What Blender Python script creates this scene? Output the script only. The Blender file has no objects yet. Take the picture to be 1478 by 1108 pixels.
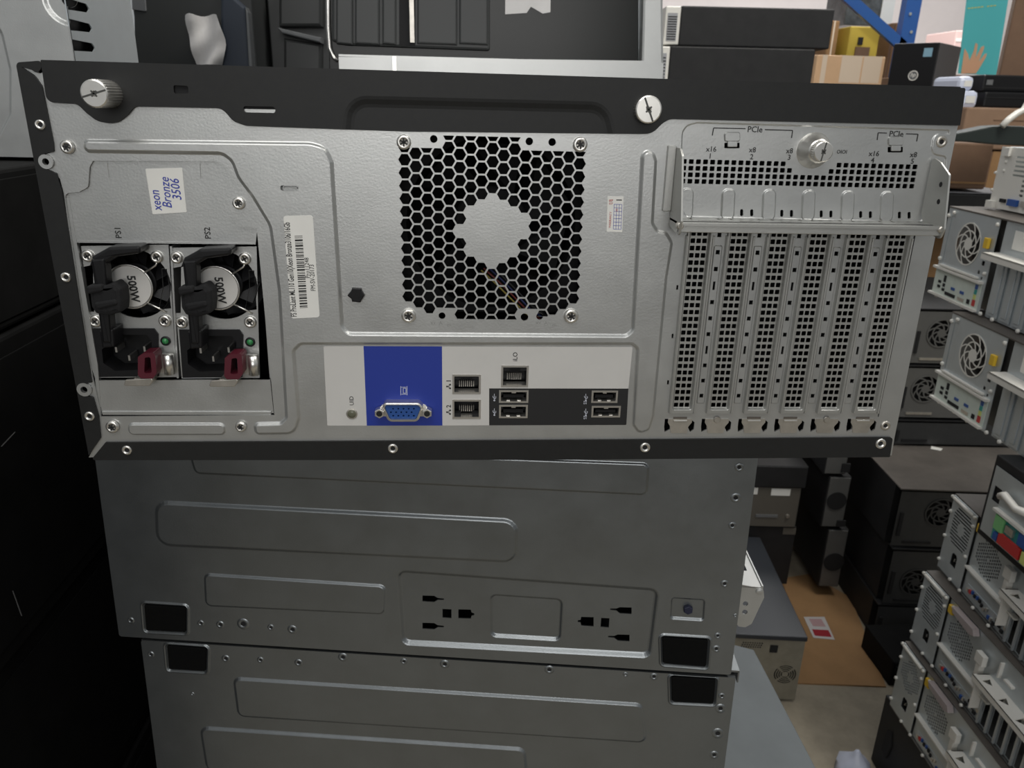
import bpy, math, random
import numpy as np
from mathutils import Vector, Matrix, Euler
from mathutils.geometry import delaunay_2d_cdt
random.seed(7)
S = bpy.context.scene
COL = S.collection
Z0 = 1.10            # height of the underside of the big server above the floor
# ------------------------------------------------------------------ camera
F = 1110.0
cam_d = bpy.data.cameras.new('camera'); cam_d.sensor_width = 36; cam_d.lens = 36 * F / 1478
cam_d.clip_start = .02; cam_d.clip_end = 60
cam = bpy.data.objects.new('camera', cam_d); COL.objects.link(cam)
cam_d.dof.use_dof = True; cam_d.dof.focus_distance = .42; cam_d.dof.aperture_fstop = 26
cam.location = (-.0194, -.3813, Z0 + .1813)
cam.rotation_euler = Euler([math.radians(a) for a in (70.0, -1.29, -3.14)])
S.camera = cam
CM = np.array(cam.rotation_euler.to_matrix()); CO = np.array(cam.location)
# ------------------------------------------------------------------ light
S.view_settings.view_transform = 'Standard'; S.view_settings.look = 'None'
S.view_settings.gamma = 1; S.view_settings.use_curve_mapping = False
S.view_settings.exposure = 0.0
W = bpy.data.worlds.new('world'); S.world = W; W.use_nodes = True
bg = W.node_tree.nodes['Background']; bg.inputs[1].default_value = .42
_tc = W.node_tree.nodes.new('ShaderNodeTexCoord'); _sp = W.node_tree.nodes.new('ShaderNodeSeparateXYZ'); _rp = W.node_tree.nodes.new('ShaderNodeValToRGB')
W.node_tree.links.new(_tc.outputs['Generated'], _sp.inputs[0]); _mr = W.node_tree.nodes.new('ShaderNodeMapRange'); _mr.inputs['From Min'].default_value = -1
W.node_tree.links.new(_sp.outputs['Z'], _mr.inputs['Value']); W.node_tree.links.new(_mr.outputs[0], _rp.inputs[0]); W.node_tree.links.new(_rp.outputs[0], bg.inputs[0])
_rp.color_ramp.elements[0].position = .37; _rp.color_ramp.elements[0].color = (.018, .018, .018, 1); _rp.color_ramp.elements[1].position = .56; _rp.color_ramp.elements[1].color = (.76, .79, .80, 1)   # dim aisles below eye level, pale hall above
def area(name, loc, target, sx, sy, power, col=(1, 1, 1)):
    d = bpy.data.lights.new(name, 'AREA'); d.shape = 'RECTANGLE'; d.size = sx; d.size_y = sy; d.energy = power; d.color = col
    o = bpy.data.objects.new(name, d); COL.objects.link(o); o.location = loc
    o.rotation_euler = (Vector(target) - Vector(loc)).to_track_quat('-Z', 'Y').to_euler()
    return o
area('near_falloff_light', (-.12, -.55, 2.0), (-.02, 0, 1.25), .7, .35, 3.3, (1, .985, .955))  # unseen light added so the panel falls off from bright top to darker foot
area('doorway_light_behind', (-.1, -2.9, 1.75), (0, 0, 1.25), 1.5, .8, 17, (1, .985, .965))
area('ceiling_lamp_aisle', (1.25, 0.3, 3.4), (1.0, 1.1, .1), .8, 1.4, 58, (1, .97, .9))
area('ceiling_lamp_far', (2.6, 4.6, 3.8), (3.2, 5.6, 1.2), 2.5, 2.5, 230, (1, .98, .95))
area('ceiling_lamp_behind', (-.4, 1.9, 3.2), (-.3, 1.3, 1.2), 2.0, 1.0, 12, (1, .98, .95))

# ------------------------------------------------------------------ maths
def ray(x, y): return CM @ np.array([(x - 739) / F, -(y - 554) / F, -1.0])
def at(x, y, D): return CO + ray(x, y) * D
def onz(x, y, z): r = ray(x, y); return CO + r * (z - CO[2]) / r[2]
class Frame:            # a flat face standing in the world: O on the face, u along it, v up it, n out of it
    def __init__(s, O, u, v):
        s.O = np.array(O, float); s.u = np.array(u, float) / np.linalg.norm(u); v = np.array(v, float)
        v = v - s.u * v.dot(s.u); s.v = v / np.linalg.norm(v); s.n = np.cross(s.u, s.v)
    def px(s, x, y, h=0.0):   # photo point -> coordinates on the face, h metres in front of it
        r = ray(x, y); t = ((s.O + s.n * h - CO) @ s.n) / (r @ s.n); q = CO + r * t - s.O
        return (float(q @ s.u), float(q @ s.v))
    def mat(s):
        m = Matrix.Identity(4)
        for i in range(3): m[i][0], m[i][1], m[i][2], m[i][3] = s.u[i], s.v[i], s.n[i], s.O[i]
        return m
def fillet(pts, r, seg=5):
    out = []; n = len(pts)
    for i in range(n):
        p = Vector(pts[i][:2]); a = Vector(pts[i - 1][:2]); b = Vector(pts[(i + 1) % n][:2])
        rr = pts[i][2] if len(pts[i]) > 2 else r
        da = (a - p); db = (b - p); la, lb = da.length, db.length
        if rr <= 0 or la < 1e-7 or lb < 1e-7: out.append(tuple(p)); continue
        da /= la; db /= lb; c = max(-1, min(1, da.dot(db))); ang = math.acos(c)
        if ang > math.pi - .08: out.append(tuple(p)); continue
        t = min(rr / math.tan(ang / 2), la * .48, lb * .48); q = t * math.tan(ang / 2)
        s_, e_ = p + da * t, p + db * t; bis = (da + db).normalized(); cc = p + bis * (q / math.sin(ang / 2))
        a0 = math.atan2(s_.y - cc.y, s_.x - cc.x); a1 = math.atan2(e_.y - cc.y, e_.x - cc.x)
        d = (a1 - a0 + math.pi) % (2 * math.pi) - math.pi
        for k in range(seg + 1): out.append((cc.x + q * math.cos(a0 + d * k / seg), cc.y + q * math.sin(a0 + d * k / seg)))
    return out
def circ(c, r, n=20, a0=0.0, ry=None):
    return [(c[0] + r * math.cos(a0 + 2 * math.pi * k / n), c[1] + (ry or r) * math.sin(a0 + 2 * math.pi * k / n)) for k in range(n)]
def rect(x0, y0, x1, y1): return [(x0, y0), (x1, y0), (x1, y1), (x0, y1)]
def carea(p): return sum(p[i - 1][0] * p[i][1] - p[i][0] * p[i - 1][1] for i in range(len(p))) / 2
def ccw(p): p = [q[:2] for q in p]; return p if carea(p) > 0 else p[::-1]
def sdf(P, poly):
    A = np.array(poly); B = np.roll(A, -1, 0); d2 = np.full(len(P), 1e9); ins = np.zeros(len(P), bool)
    for a, b in zip(A, B):
        ab = b - a; l = ab @ ab
        if l < 1e-14: continue
        t = np.clip(((P - a) @ ab) / l, 0, 1); q = P - a - t[:, None] * ab; d2 = np.minimum(d2, (q ** 2).sum(1))
        c = (a[1] > P[:, 1]) != (b[1] > P[:, 1])
        if abs(ab[1]) > 1e-12: ins ^= c & (P[:, 0] < a[0] + (P[:, 1] - a[1]) * ab[0] / ab[1])
    return np.where(ins, 1, -1) * np.sqrt(d2)
def offset(poly, d):    # inward for d > 0 on a ccw loop
    n = len(poly); out = []
    for i in range(n):
        a, p, b = Vector(poly[i - 1]), Vector(poly[i]), Vector(poly[(i + 1) % n])
        e1 = (p - a); e2 = (b - p)
        if e1.length < 1e-9 or e2.length < 1e-9: continue
        e1.normalize(); e2.normalize(); nn = Vector((-e1.y - e2.y, e1.x + e2.x))
        if nn.length < 1e-6: continue
        nn.normalize(); k = max(.5, nn.dot(Vector((-e1.y, e1.x)))); out.append(tuple(p + nn * (d / k)))
    return out
# ------------------------------------------------------------------ mesh builder
class MB:
    def __init__(s): s.v = []; s.f = []; s.m = []; s.sm = []
    def add(s, v, f, m=0, smooth=False):
        o = len(s.v); s.v += [tuple(map(float, q)) for q in v]
        for q in f: s.f.append([i + o for i in q]); s.m.append(m); s.sm.append(smooth)
    def plate(s, outer, holes=(), emb=(), z=0.0, m=0, t=0.0):
        outer = ccw(outer); holes = [ccw(h) for h in holes]
        V = []; E = []; Fc = []
        def loop(l, face):
            o = len(V); V.extend(l); n = len(l)
            if face: Fc.append(list(range(o, o + n)))
            else: E.extend([(o + i, o + (i + 1) % n) for i in range(n)])
        loop(outer, True)
        for h in holes: loop(h, True)
        E_ = []
        for poly, hh, w in emb:
            poly = ccw(poly); E_.append((poly, hh, w))
            for k in (-.5, -.22, .0, .22, .5): loop(offset(poly, k * w), False)
        r = delaunay_2d_cdt([Vector(p) for p in V], E, Fc, 0, 1e-7)
        P = np.array([(q.x, q.y) for q in r[0]]); H = np.full(len(P), z)
        for poly, hh, w in E_:
            x = np.clip(sdf(P, poly) / w + .5, 0, 1); H = H + hh * x * x * (3 - 2 * x)
        fs = [list(f) for f, of in zip(r[2], r[5]) if list(of) == [0]]
        fs = [f if carea([tuple(P[i]) for i in f]) > 0 else f[::-1] for f in fs]
        us = sorted({i for f in fs for i in f}); rm = {i: k for k, i in enumerate(us)}
        s.add([(P[i][0], P[i][1], H[i]) for i in us], [[rm[i] for i in f] for f in fs], m)
        if t:
            for l, sg in [(outer, 1)] + [(h, -1) for h in holes]:
                L_ = l if sg > 0 else l[::-1]; Q = np.array(L_); hz = np.full(len(Q), z)
                for poly, hh, w in E_:
                    x = np.clip(sdf(Q, poly) / w + .5, 0, 1); hz = hz + hh * x * x * (3 - 2 * x)
                n = len(L_)
                s.add([(p[0], p[1], h) for p, h in zip(Q, hz)] + [(p[0], p[1], h - t) for p, h in zip(Q, hz)],
                      [(i, n + i, n + (i + 1) % n, (i + 1) % n) for i in range(n)], m)
    def prism(s, poly, z0, z1, m=0, bev=0.0, back=True):
        poly = ccw(poly); n = len(poly); rings = [(poly, z0), (poly, z1 - bev)]
        if bev: rings = [(poly, z0), (poly, z1 - bev), (offset(poly, bev * .3), z1 - bev * .3), (offset(poly, bev), z1)]
        rings = [r for r in rings if len(r[0]) == n]
        V = [(p[0], p[1], z) for r, z in rings for p in r]; f = []
        for k in range(len(rings) - 1):
            for i in range(n): j = (i + 1) % n; f.append((k * n + i, k * n + j, (k + 1) * n + j, (k + 1) * n + i))
        f.append([(len(rings) - 1) * n + i for i in range(n)])
        if back: f.append(list(range(n))[::-1])
        s.add(V, f, m)
    def box(s, x0, y0, z0, x1, y1, z1, m=0, bev=0.0): s.prism(rect(x0, y0, x1, y1), z0, z1, m, bev)
    def hexa(s, P, m=0):   # eight corners: four below, four above
        s.add(P, [(3, 2, 1, 0), (4, 5, 6, 7), (0, 1, 5, 4), (1, 2, 6, 5), (2, 3, 7, 6), (3, 0, 4, 7)], m)
    def lathe(s, c, prof, n=24, m=0, smooth=False, wob=0.0):
        V = []; f = []
        for r, z in prof:
            for k in range(n):
                rr = r * (1 + (wob if k % 2 else 0)); V.append((c[0] + rr * math.cos(2 * math.pi * k / n), c[1] + rr * math.sin(2 * math.pi * k / n), z))
        for j in range(len(prof) - 1):
            for k in range(n): q = (k + 1) % n; f.append((j * n + k, j * n + q, (j + 1) * n + q, (j + 1) * n + k))
        f.append([(len(prof) - 1) * n + k for k in range(n)]); s.add(V, f, m, smooth)
    def ring(s, c, r0, r1, z, m=0, n=24, t=.0008):
        s.lathe(c, [(r1, z), (r1, z + t), (r0, z + t), (r0, z)], n, m); s.f.pop(); s.m.pop(); s.sm.pop()
    def tube(s, path, r, m=0, n=8, closed=False):
        P = [Vector(p) for p in path]; N = len(P); V = []; f = []; up = Vector((.13, .21, .97))
        for i, p in enumerate(P):
            a = P[(i - 1) % N] if (closed or i) else p; b = P[(i + 1) % N] if (closed or i < N - 1) else p
            t = (b - a).normalized(); x = t.cross(up)
            if x.length < .05: x = t.cross(Vector((1, 0, 0)))
            x.normalize(); y = t.cross(x)
            for k in range(n): g = 2 * math.pi * k / n; V.append(p + (x * math.cos(g) + y * math.sin(g)) * r)
        for i in range(N if closed else N - 1):
            j = (i + 1) % N
            for k in range(n): q = (k + 1) % n; f.append((i * n + k, i * n + q, j * n + q, j * n + k))
        if not closed: f += [list(range(n))[::-1], [(N - 1) * n + k for k in range(n)]]
        s.add(V, f, m, True)
    def line(s, a, b, w, z, m=0, t=.00015):
        a, b = Vector(a[:2]), Vector(b[:2]); d = (b - a).normalized(); q = Vector((-d.y, d.x)) * w / 2
        s.prism([a + q, a - q, b - q, b + q], z, z + t, m)
    def text(s, body, c, size, z, rot=0.0, m=0, t=.00012, sx=1.0, shear=0.0, bold=0.0, target=None):
        cu = bpy.data.curves.new('t', 'FONT'); cu.body = body; cu.size = 1; cu.align_x = 'CENTER'; cu.align_y = 'CENTER'
        cu.shear = shear; cu.offset = bold; cu.resolution_u = 2; cu.space_line = .8; cu.fill_mode = 'FRONT'
        o = bpy.data.objects.new('t', cu); COL.objects.link(o); dg = bpy.context.evaluated_depsgraph_get()
        me = bpy.data.meshes.new_from_object(o.evaluated_get(dg)); cs, sn = math.cos(rot), math.sin(rot)
        X = [q.co.x for q in me.vertices]; mx = (max(X) + min(X)) / 2; wd = max(X) - min(X)
        Y = [q.co.y for q in me.vertices]; my = (max(Y) + min(Y)) / 2
        if target: sx = target / (wd * size)
        V = []
        for q in me.vertices:
            x, y = (q.co.x - mx) * size * sx, (q.co.y - my) * size; V.append((c[0] + x * cs - y * sn, c[1] + x * sn + y * cs, z + t))
        s.add(V, [list(p.vertices) for p in me.polygons], m)
        COL.objects.unlink(o); bpy.data.objects.remove(o); bpy.data.meshes.remove(me)
    def build(s, name, mats, parent=None, bevel=0.0, label=None):
        me = bpy.data.meshes.new(name); me.from_pydata(s.v, [], s.f); me.update()
        me.polygons.foreach_set('material_index', s.m); me.polygons.foreach_set('use_smooth', s.sm)
        for q in (mats if isinstance(mats, (list, tuple)) else [mats]): me.materials.append(q)
        o = bpy.data.objects.new(name, me); COL.objects.link(o)
        if parent: o.parent = parent
        if bevel:
            b = o.modifiers.new('bevel', 'BEVEL'); b.width = bevel; b.segments = 2; b.limit_method = 'ANGLE'
        if label: o['label'] = label
        return o
def thing(name, label, cat, M=None, group=None):
    o = bpy.data.objects.new(name, None); COL.objects.link(o); o.empty_display_size = .05
    if M is not None: o.matrix_world = M
    o['label'] = label; o['category'] = cat
    if group: o['group'] = group
    return o
def tag(o, label=None, cat=None, group=None, kind=None):
    if label: o['label'] = label
    if cat: o['category'] = cat
    if group: o['group'] = group
    if kind: o['kind'] = kind
    return o
def copy_tree(o, parent=None):
    c = o.copy(); COL.objects.link(c); c.parent = parent
    for ch in list(KIDS(o)): copy_tree(ch, c)
    return c
def KIDS(o): return [x for x in COL.objects if x.parent == o]
# ------------------------------------------------------------------ materials
def mat(name, col, rough=.5, metal=0.0, var=0.0, scale=60, spot=0.0, emis=None, rvar=0.0, stretch=(1, 1, 1), spec=.5, trans=0.0):
    m = bpy.data.materials.new(name); m.use_nodes = True; nt = m.node_tree; b = nt.nodes['Principled BSDF']
    b.inputs['Base Color'].default_value = (*col, 1); b.inputs['Roughness'].default_value = rough; b.inputs['Metallic'].default_value = metal
    b.inputs['Specular IOR Level'].default_value = spec
    if trans: b.inputs['Transmission Weight'].default_value = trans
    if emis: b.inputs['Emission Color'].default_value = (*emis[0], 1); b.inputs['Emission Strength'].default_value = emis[1]
    if var or rvar:
        tc = nt.nodes.new('ShaderNodeTexCoord'); mp = nt.nodes.new('ShaderNodeMapping'); mp.inputs['Scale'].default_value = stretch
        nt.links.new(tc.outputs['Object'], mp.inputs[0])
        n1 = nt.nodes.new('ShaderNodeTexNoise'); n1.inputs['Scale'].default_value = scale; n1.inputs['Detail'].default_value = 5; n1.inputs['Roughness'].default_value = .65
        nt.links.new(mp.outputs[0], n1.inputs['Vector'])
        mr = nt.nodes.new('ShaderNodeMapRange'); mr.inputs['From Min'].default_value = .3; mr.inputs['From Max'].default_value = .7
        mr.inputs['To Min'].default_value = 1 - var; mr.inputs['To Max'].default_value = 1 + var
        nt.links.new(n1.outputs[0], mr.inputs['Value'])
        mx = nt.nodes.new('ShaderNodeMix'); mx.data_type = 'RGBA'; mx.blend_type = 'MULTIPLY'; mx.inputs[0].default_value = 1
        mx.inputs[6].default_value = (*col, 1); nt.links.new(mr.outputs[0], mx.inputs[7]); nt.links.new(mx.outputs[2], b.inputs['Base Color'])
        if rvar:
            m2 = nt.nodes.new('ShaderNodeMapRange'); m2.inputs['From Min'].default_value = .3; m2.inputs['From Max'].default_value = .7
            m2.inputs['To Min'].default_value = rough - rvar; m2.inputs['To Max'].default_value = rough + rvar
            nt.links.new(n1.outputs[0], m2.inputs['Value']); nt.links.new(m2.outputs[0], b.inputs['Roughness'])
    return m
def metal_mat(name, col, rough, metal, fine=900):      # zinc-coated sheet: cloudy blotches and fine grain
    m = mat(name, col, rough, metal, .05, 28, rvar=.03); nt = m.node_tree; b = nt.nodes['Principled BSDF']
    tc = nt.nodes.new('ShaderNodeTexCoord'); n = nt.nodes.new('ShaderNodeTexNoise'); n.inputs['Scale'].default_value = fine; n.inputs['Detail'].default_value = 3
    nt.links.new(tc.outputs['Object'], n.inputs['Vector']); bp = nt.nodes.new('ShaderNodeBump'); bp.inputs['Strength'].default_value = .12; bp.inputs['Distance'].default_value = .0004
    nt.links.new(n.outputs[0], bp.inputs['Height']); nt.links.new(bp.outputs[0], b.inputs['Normal'])
    return m
ZINC = metal_mat('zinc_sheet', (.535, .54, .53), .38, .8)
ZINC2 = metal_mat('zinc_sheet_stack', (.235, .25, .258), .34, .85)
ZINCD = metal_mat('zinc_sheet_slots', (.47, .47, .45), .42, .78)
SLOTM = mat('slot_shadow_steel', (.08, .08, .075), .5, .5)
BRIGHT = mat('nickel', (.78, .76, .72), .3, .95, .05, 120)
BRASSY = mat('worn_steel', (.58, .55, .5), .38, .9, .15, 90)
BLACK = mat('black_powder_coat', (.013, .0133, .0133), .5, 0, .12, 300, spec=.35)
BLACK2 = mat('black_plastic', (.009, .009, .010), .4, 0, .1, 200, spec=.3)
VELCRO = mat('black_hook_and_loop', (.006, .006, .007), .9, 0, .4, 900)
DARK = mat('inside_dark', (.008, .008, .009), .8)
LABW = mat('label_grey_white', (.60, .585, .56), .55, 0, .03, 40)
PAPER = mat('label_paper', (.78, .77, .73), .6, 0, .03, 60)
BLUE = mat('label_blue', (.012, .035, .30), .5)
BLUEP = mat('vga_blue', (.02, .08, .30), .4)
LABK = mat('label_black', (.012, .012, .013), .5)
INK = mat('black_ink', (.02, .02, .02), .6)
PEN = mat('blue_pen_ink', (.03, .05, .35), .6)
REDINK = mat('red_ink', (.45, .05, .04), .6)
GREYINK = mat('grey_stamp', (.28, .28, .27), .6)
WHITEI = mat('white_ink', (.6, .62, .7), .5)
MAROON = mat('maroon_plastic', (.085, .008, .018), .4)
GREEN = mat('green_lamp', (.035, .22, .07), .2, 0)
OLIVE = mat('button_clear', (.13, .13, .09), .25)
# ------------------------------------------------------------------ the big server in front
FM = Frame((0, 0, Z0), (1, 0, 0), (0, 0, 1))
L = FM.px
def LP(pts, h=0.0): return [L(p[0], p[1], h) + tuple(p[2:]) for p in pts]
def LR(x, y, r, h=0.0): a, b = L(x, y, h), L(x + 1, y, h); return abs(b[0] - a[0]) * r
def lf(pts, r=0.0, h=0.0, seg=5): return fillet(LP(pts, h), r, seg)
mm = .001
SRV = thing('tower_server', 'large silver and black tower server lying on its side on the middle stack', 'server', FM.mat())
psu_win = lf([(93, 279), (114, 277, 0), (127, 270), (129, 241), (134, 232, 0), (313, 233), (328, 246), (332, 310), (343, 327), (370.5, 329, 0), (396, 599, 0), (146, 601, 0), (130, 526, 0)], 2.5 * mm)
# --- openings of the vent, the fan grille and the slots
holes = [psu_win]
def sq(c, a, b, e=.22):
    return [(c[0] - a, c[1] - b + e * b), (c[0] - a + e * a, c[1] - b), (c[0] + a - e * a, c[1] - b), (c[0] + a, c[1] - b + e * b),
            (c[0] + a, c[1] + b - e * b), (c[0] + a - e * a, c[1] + b), (c[0] - a + e * a, c[1] + b), (c[0] - a, c[1] + b - e * b)]
v00, v10, v01 = (np.array(L(*p)) for p in ((988, 233), (1321.5, 241), (986, 261.5)))
vu = (v10 - v00) / 33; vv = (v01 - v00) / 3
for r in range(4):
    for c in range(34):
        if r == 0 and 14 < c < 22 or r == 1 and 15 < c < 21: continue
        holes.append(sq(v00 + vu * c + vv * r, abs(vu[0]) * .34, abs(vv[1]) * .36))
h0, hu, hv = np.array(L(584, 230.5)), np.array(L(836.7, 236.4)), np.array(L(589.5, 427.8))
U = (hu - h0) / 16; V = (hv - h0) / 11; pitch = np.linalg.norm(V); hr = pitch * .435 / math.cos(math.pi / 6)
def clip(poly, a, hi):
    out = []
    for i in range(len(poly)):
        p, q = poly[i - 1], poly[i]; ip = (p[1] <= a) if hi else (p[1] >= a); iq = (q[1] <= a) if hi else (q[1] >= a)
        if ip != iq: t = (a - p[1]) / (q[1] - p[1]); out.append((p[0] + (q[0] - p[0]) * t, a))
        if iq: out.append(q)
    return out
cen = np.array(L(710.8, 332.3))
for c in range(17):
    base = h0 + U * c; top = base - V * (1.9 if 4 <= c <= 10 else .93)
    bot = base + V * (12.9 if 5 <= c <= 10 else 11.95 if c in (3, 4, 11, 12) else 12.6)
    for r in range(-3, 14):
        p = base + V * (r - (.5 if c % 2 else 0))
        if np.linalg.norm(p - cen) < 2.72 * pitch: continue
        if c in (0, 16) and r > 11 or c in (1, 15) and r > 12 or c in (2, 14) and r > 12: continue
        hx = clip(clip(circ(p, hr, 6), top[1], True), bot[1], False)
        if len(hx) > 2 and carea(hx) > .22 * hr * hr: holes.append(hx)
for x, y, r in [(626, 200.5, 5.5), (764, 204, 5.5), (797, 205, 5.5), (638, 455.5, 5), (757, 457.5, 5.5), (779, 456.5, 5)]: holes.append(circ(L(x, y), LR(x, y, r), 14))
holes.append(lf([(405, 267), (432, 267), (433, 275), (406, 275)], 2 * mm))
for x, y in ((1057, 206), (1293, 212)): holes.append(lf([(x - 11, y), (x + 11, y), (x + 11, y + 8), (x - 11, y + 8)], .3 * mm))
for x in (1071, 1085.5, 1129, 1143, 1186, 1200, 1243, 1257, 1299, 1313): y = 307 + (x - 1071) * .016; holes.append(lf([(x - 2.2, y - 5), (x + 2.2, y - 5), (x + 2.2, y + 5), (x - 2.2, y + 5)], .7 * mm))
for x, y in ((68, 233), (123, 561)): holes.append(circ(L(x, y), LR(x, y, 5), 14))
SL_T = [1010, 1069, 1125.5, 1181.3, 1238, 1294.5]; SL_B = [983, 1038.5, 1092, 1145.7, 1198.5, 1250.5]   # slot centre lines, top and bottom
def slot(i, y): t = (y - 338.7) / (583.5 - 338.7); return SL_T[i] + (SL_B[i] - SL_T[i]) * t
slw = [L(SL_T[i], 338.7) for i in range(6)]; slb = [L(SL_B[i], 583.5) for i in range(6)]
sx0 = (slw[0][0] + slb[0][0]) / 2; sdx = ((slw[5][0] + slb[5][0]) / 2 - sx0) / 5; SX = [sx0 + sdx * i for i in range(6)]
syt, syb = L(1150, 338.7)[1], L(1150, 584)[1]; sp = (syt - syb) / 25
for i in range(6): holes.append(rect(SX[i] - 5.6 * mm, syb - 4 * mm, SX[i] + 5.6 * mm, syt + 2.4 * mm))
for i, x in enumerate(SX):      # tongue openings along the foot of the slots
    y = L(1150, 612)[1]
    holes.append([(x - 8.3 * mm, y + 3.2 * mm), (x - 5.6 * mm, y + 3.2 * mm), (x - 5.0 * mm, y - 3.0 * mm), (x - 7.8 * mm, y - 4.6 * mm), (x - 8.3 * mm, y - 1.5 * mm)])
    holes.append([(x + 5.6 * mm, y + 3.2 * mm), (x + 8.3 * mm, y + 1.2 * mm), (x + 8.3 * mm, y - 3.0 * mm), (x + 6.4 * mm, y - 4.6 * mm), (x + 5.0 * mm, y - 2.0 * mm)])
for x0, y0, x1, y1 in [(655, 542, 692, 566), (655, 578, 692, 602), (725, 529, 761, 556), (722, 564.5, 761, 579), (722, 585.5, 760, 601), (855, 565, 890, 579), (855, 587, 894, 600)]:
    holes.append(LP([(x0, y0), (x1, y0), (x1, y1), (x0, y1)]))
# --- pressed ribs
ridge = lf([(123, 203, .002), (448, 207, .010), (470, 213, .008), (479, 234), (494, 470, .005), (502, 481, .005), (904, 484, .004), (913, 476, .004), (927, 224, .003), (933, 218), (942, 221, .003), (946, 232), (941, 322, .004), (948, 333), (961, 336, .003), (969, 350), (961, 400), (942, 600, .003), (936, 619, .003), (922, 623, .003), (914, 612), (920, 502, .003), (912, 495, .003), (434, 495, .004), (424, 505, .003), (432, 603, .006), (425, 624, .006), (370, 625, .002), (368, 611, .002), (406, 610, .002), (414, 602, .003), (404, 420), (391, 325, .012), (366, 284), (345, 256, .01), (336, 232, .006), (322, 221, .006), (124, 218, .002)], .0025)
emb = [(ridge, 1.5 * mm, 1.8 * mm),
       (lf([(186, 611), (324, 611), (325, 626), (187, 626)], 2.4 * mm), 1.2 * mm, 1.2 * mm),
       (lf([(984, 215, .001), (985, 190, .004), (992, 181, .004), (1006, 177, .004), (1370, 188, .002), (1370, 193, 0), (1348, 193, .003), (1344, 222, .004), (1366, 226, .002), (1358, 300), (1340, 300), (1330, 320), (990, 312), (982, 300)], .002), -.5 * mm, .8 * mm)]
for k in range(6):
    x = (992, 1052, 1111, 1168, 1224.5, 1281)[k]; y = 272 + k * .9
    emb.append((lf([(x - 9, y), (x + 9, y), (x + 7, y + 44), (x - 11, y + 44)], 2.7 * mm), .9 * mm, .9 * mm))
for x, y in ((1057, 202), (1293, 208)): emb.append((lf([(x - 11, y - 11), (x + 11, y - 11), (x + 11, y + 2), (x - 11, y + 2)], 1.2 * mm), 1.0 * mm, .6 * mm))
for x in SX[1:]: x -= sdx / 2; emb.append((fillet(rect(x - 2.0 * mm, syb + 1 * mm, x + 2.0 * mm, syt - 6 * mm), .8 * mm), .5 * mm, .5 * mm))
for i in range(6):              # small square holes down the strips between the slots
    if i == 0: ks = [1.5, 12.5]
    x = SX[i] - sdx / 2
    for k in range(11):
        y = syt - .6 * mm - k * (syt - syb - 6 * mm) / 10
        if i == 0:
            if k in (3, 6, 9): holes.append(rect(x + 1.2 * mm, y - 2.4 * mm, x + 2.2 * mm, y))
            continue
        a, b = (1.0, 1.1) if k % 4 != 3 else (.6, 2.2)
        holes.append(rect(x - a * mm, y - b * mm, x + a * mm, y + b * mm))
tab1 = LP([(57, 226), (68, 221), (78, 222)]); 
outer = fillet(LP([(31, 96, 0), (46, 100, 0), (60, 108), (66, 90, 0), (1390, 127, 0), (1383, 180, 0), (1291, 632, 0), (1287, 657, 0), (150, 659, 0), (128, 660, 0), (142, 634, 0), (137, 600, 0),
    (133, 574), (112, 568), (112, 553), (129, 548, 0), (92, 279, 0), (86, 256), (60, 246), (56, 226), (74, 220, 0), (72, 190, 0), (60, 122), (50, 108)]), 1.5 * mm)
b = MB(); b.plate(outer, holes, emb, 0, 0, .9 * mm)
b.build('rear_panel', ZINC, SRV)
# --- body behind the panel
D = .46; xl, xr, zt, zb = L(26, 90)[0], L(1390, 127)[0], L(700, 107)[1], L(700, 660)[1]
b = MB()
for x0, y0, z0_, x1, y1, z1 in [(xl, zt - 2 * mm, -D, xr, zt, -2 * mm), (xl, zb, -D, xr, zb + 2 * mm, -2 * mm), (xl, zb + 2 * mm, -D, xl + 1.5 * mm, zt - 2 * mm, -2 * mm),
                                (xr - 3 * mm, zb + 2 * mm, -D, xr - 1.5 * mm, zt - 2 * mm, -12 * mm), (xl, zb, -D - .002, xr, zt, -D)]: b.box(x0, y0, z0_, x1, y1, z1)
b.build('body_shell', BLACK, SRV)
b = MB(); b.box(xl + 4 * mm, zb + 4 * mm, -.13, xr - 4 * mm, zt - 4 * mm, -.125); b.build('interior_shade_sheet', DARK, SRV)  # dark sheet added behind the openings so the inside reads as black shade
# --- black side cover with its turned lip
lip = lf([(61, 86.5, .0005), (1391, 127, .001), (1383, 181, 0), (966, 171.5, .006), (955, 178, .006), (940, 193, .008), (915, 193, 0), (590, 190, 0), (356, 181.5, .008), (338, 175, .006), (322, 156, .006), (196, 153.5, .004), (187, 165, .007), (173, 176, .006), (160, 178, .006), (143, 175, .007), (128, 164, .006), (114, 150, .004), (76, 148, .004), (69, 141)], .003)
pocket = lf([(502, 195, 0), (507, 146, .009), (872, 155, .009), (882, 200, 0)], .005)
b = MB(); b.plate(lip, [lf([(252, 123), (273, 124), (274, 135), (253, 135)], .8 * mm), lf([(352, 153), (398, 154), (399, 163), (353, 162)], 1.2 * mm)], [(pocket, -1.1 * mm, 5 * mm)], 1.6 * mm, 0, 1.3 * mm)
cv = b.build('side_cover', BLACK, SRV)
b = MB(); b.prism(lf([(250, 121), (275, 122), (276, 137), (251, 137)], .3 * mm), .1 * mm, .25 * mm, 0); b.build('slot_shade_patch', DARK, cv)  # dark patches on the panel stand in for shade inside both cover slots
b = MB(); b.prism(lf([(350, 151), (400, 152), (401, 158), (351, 157)], .3 * mm), .1 * mm, .25 * mm, 0); b.build('slot_shade_patch', DARK, cv)
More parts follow.
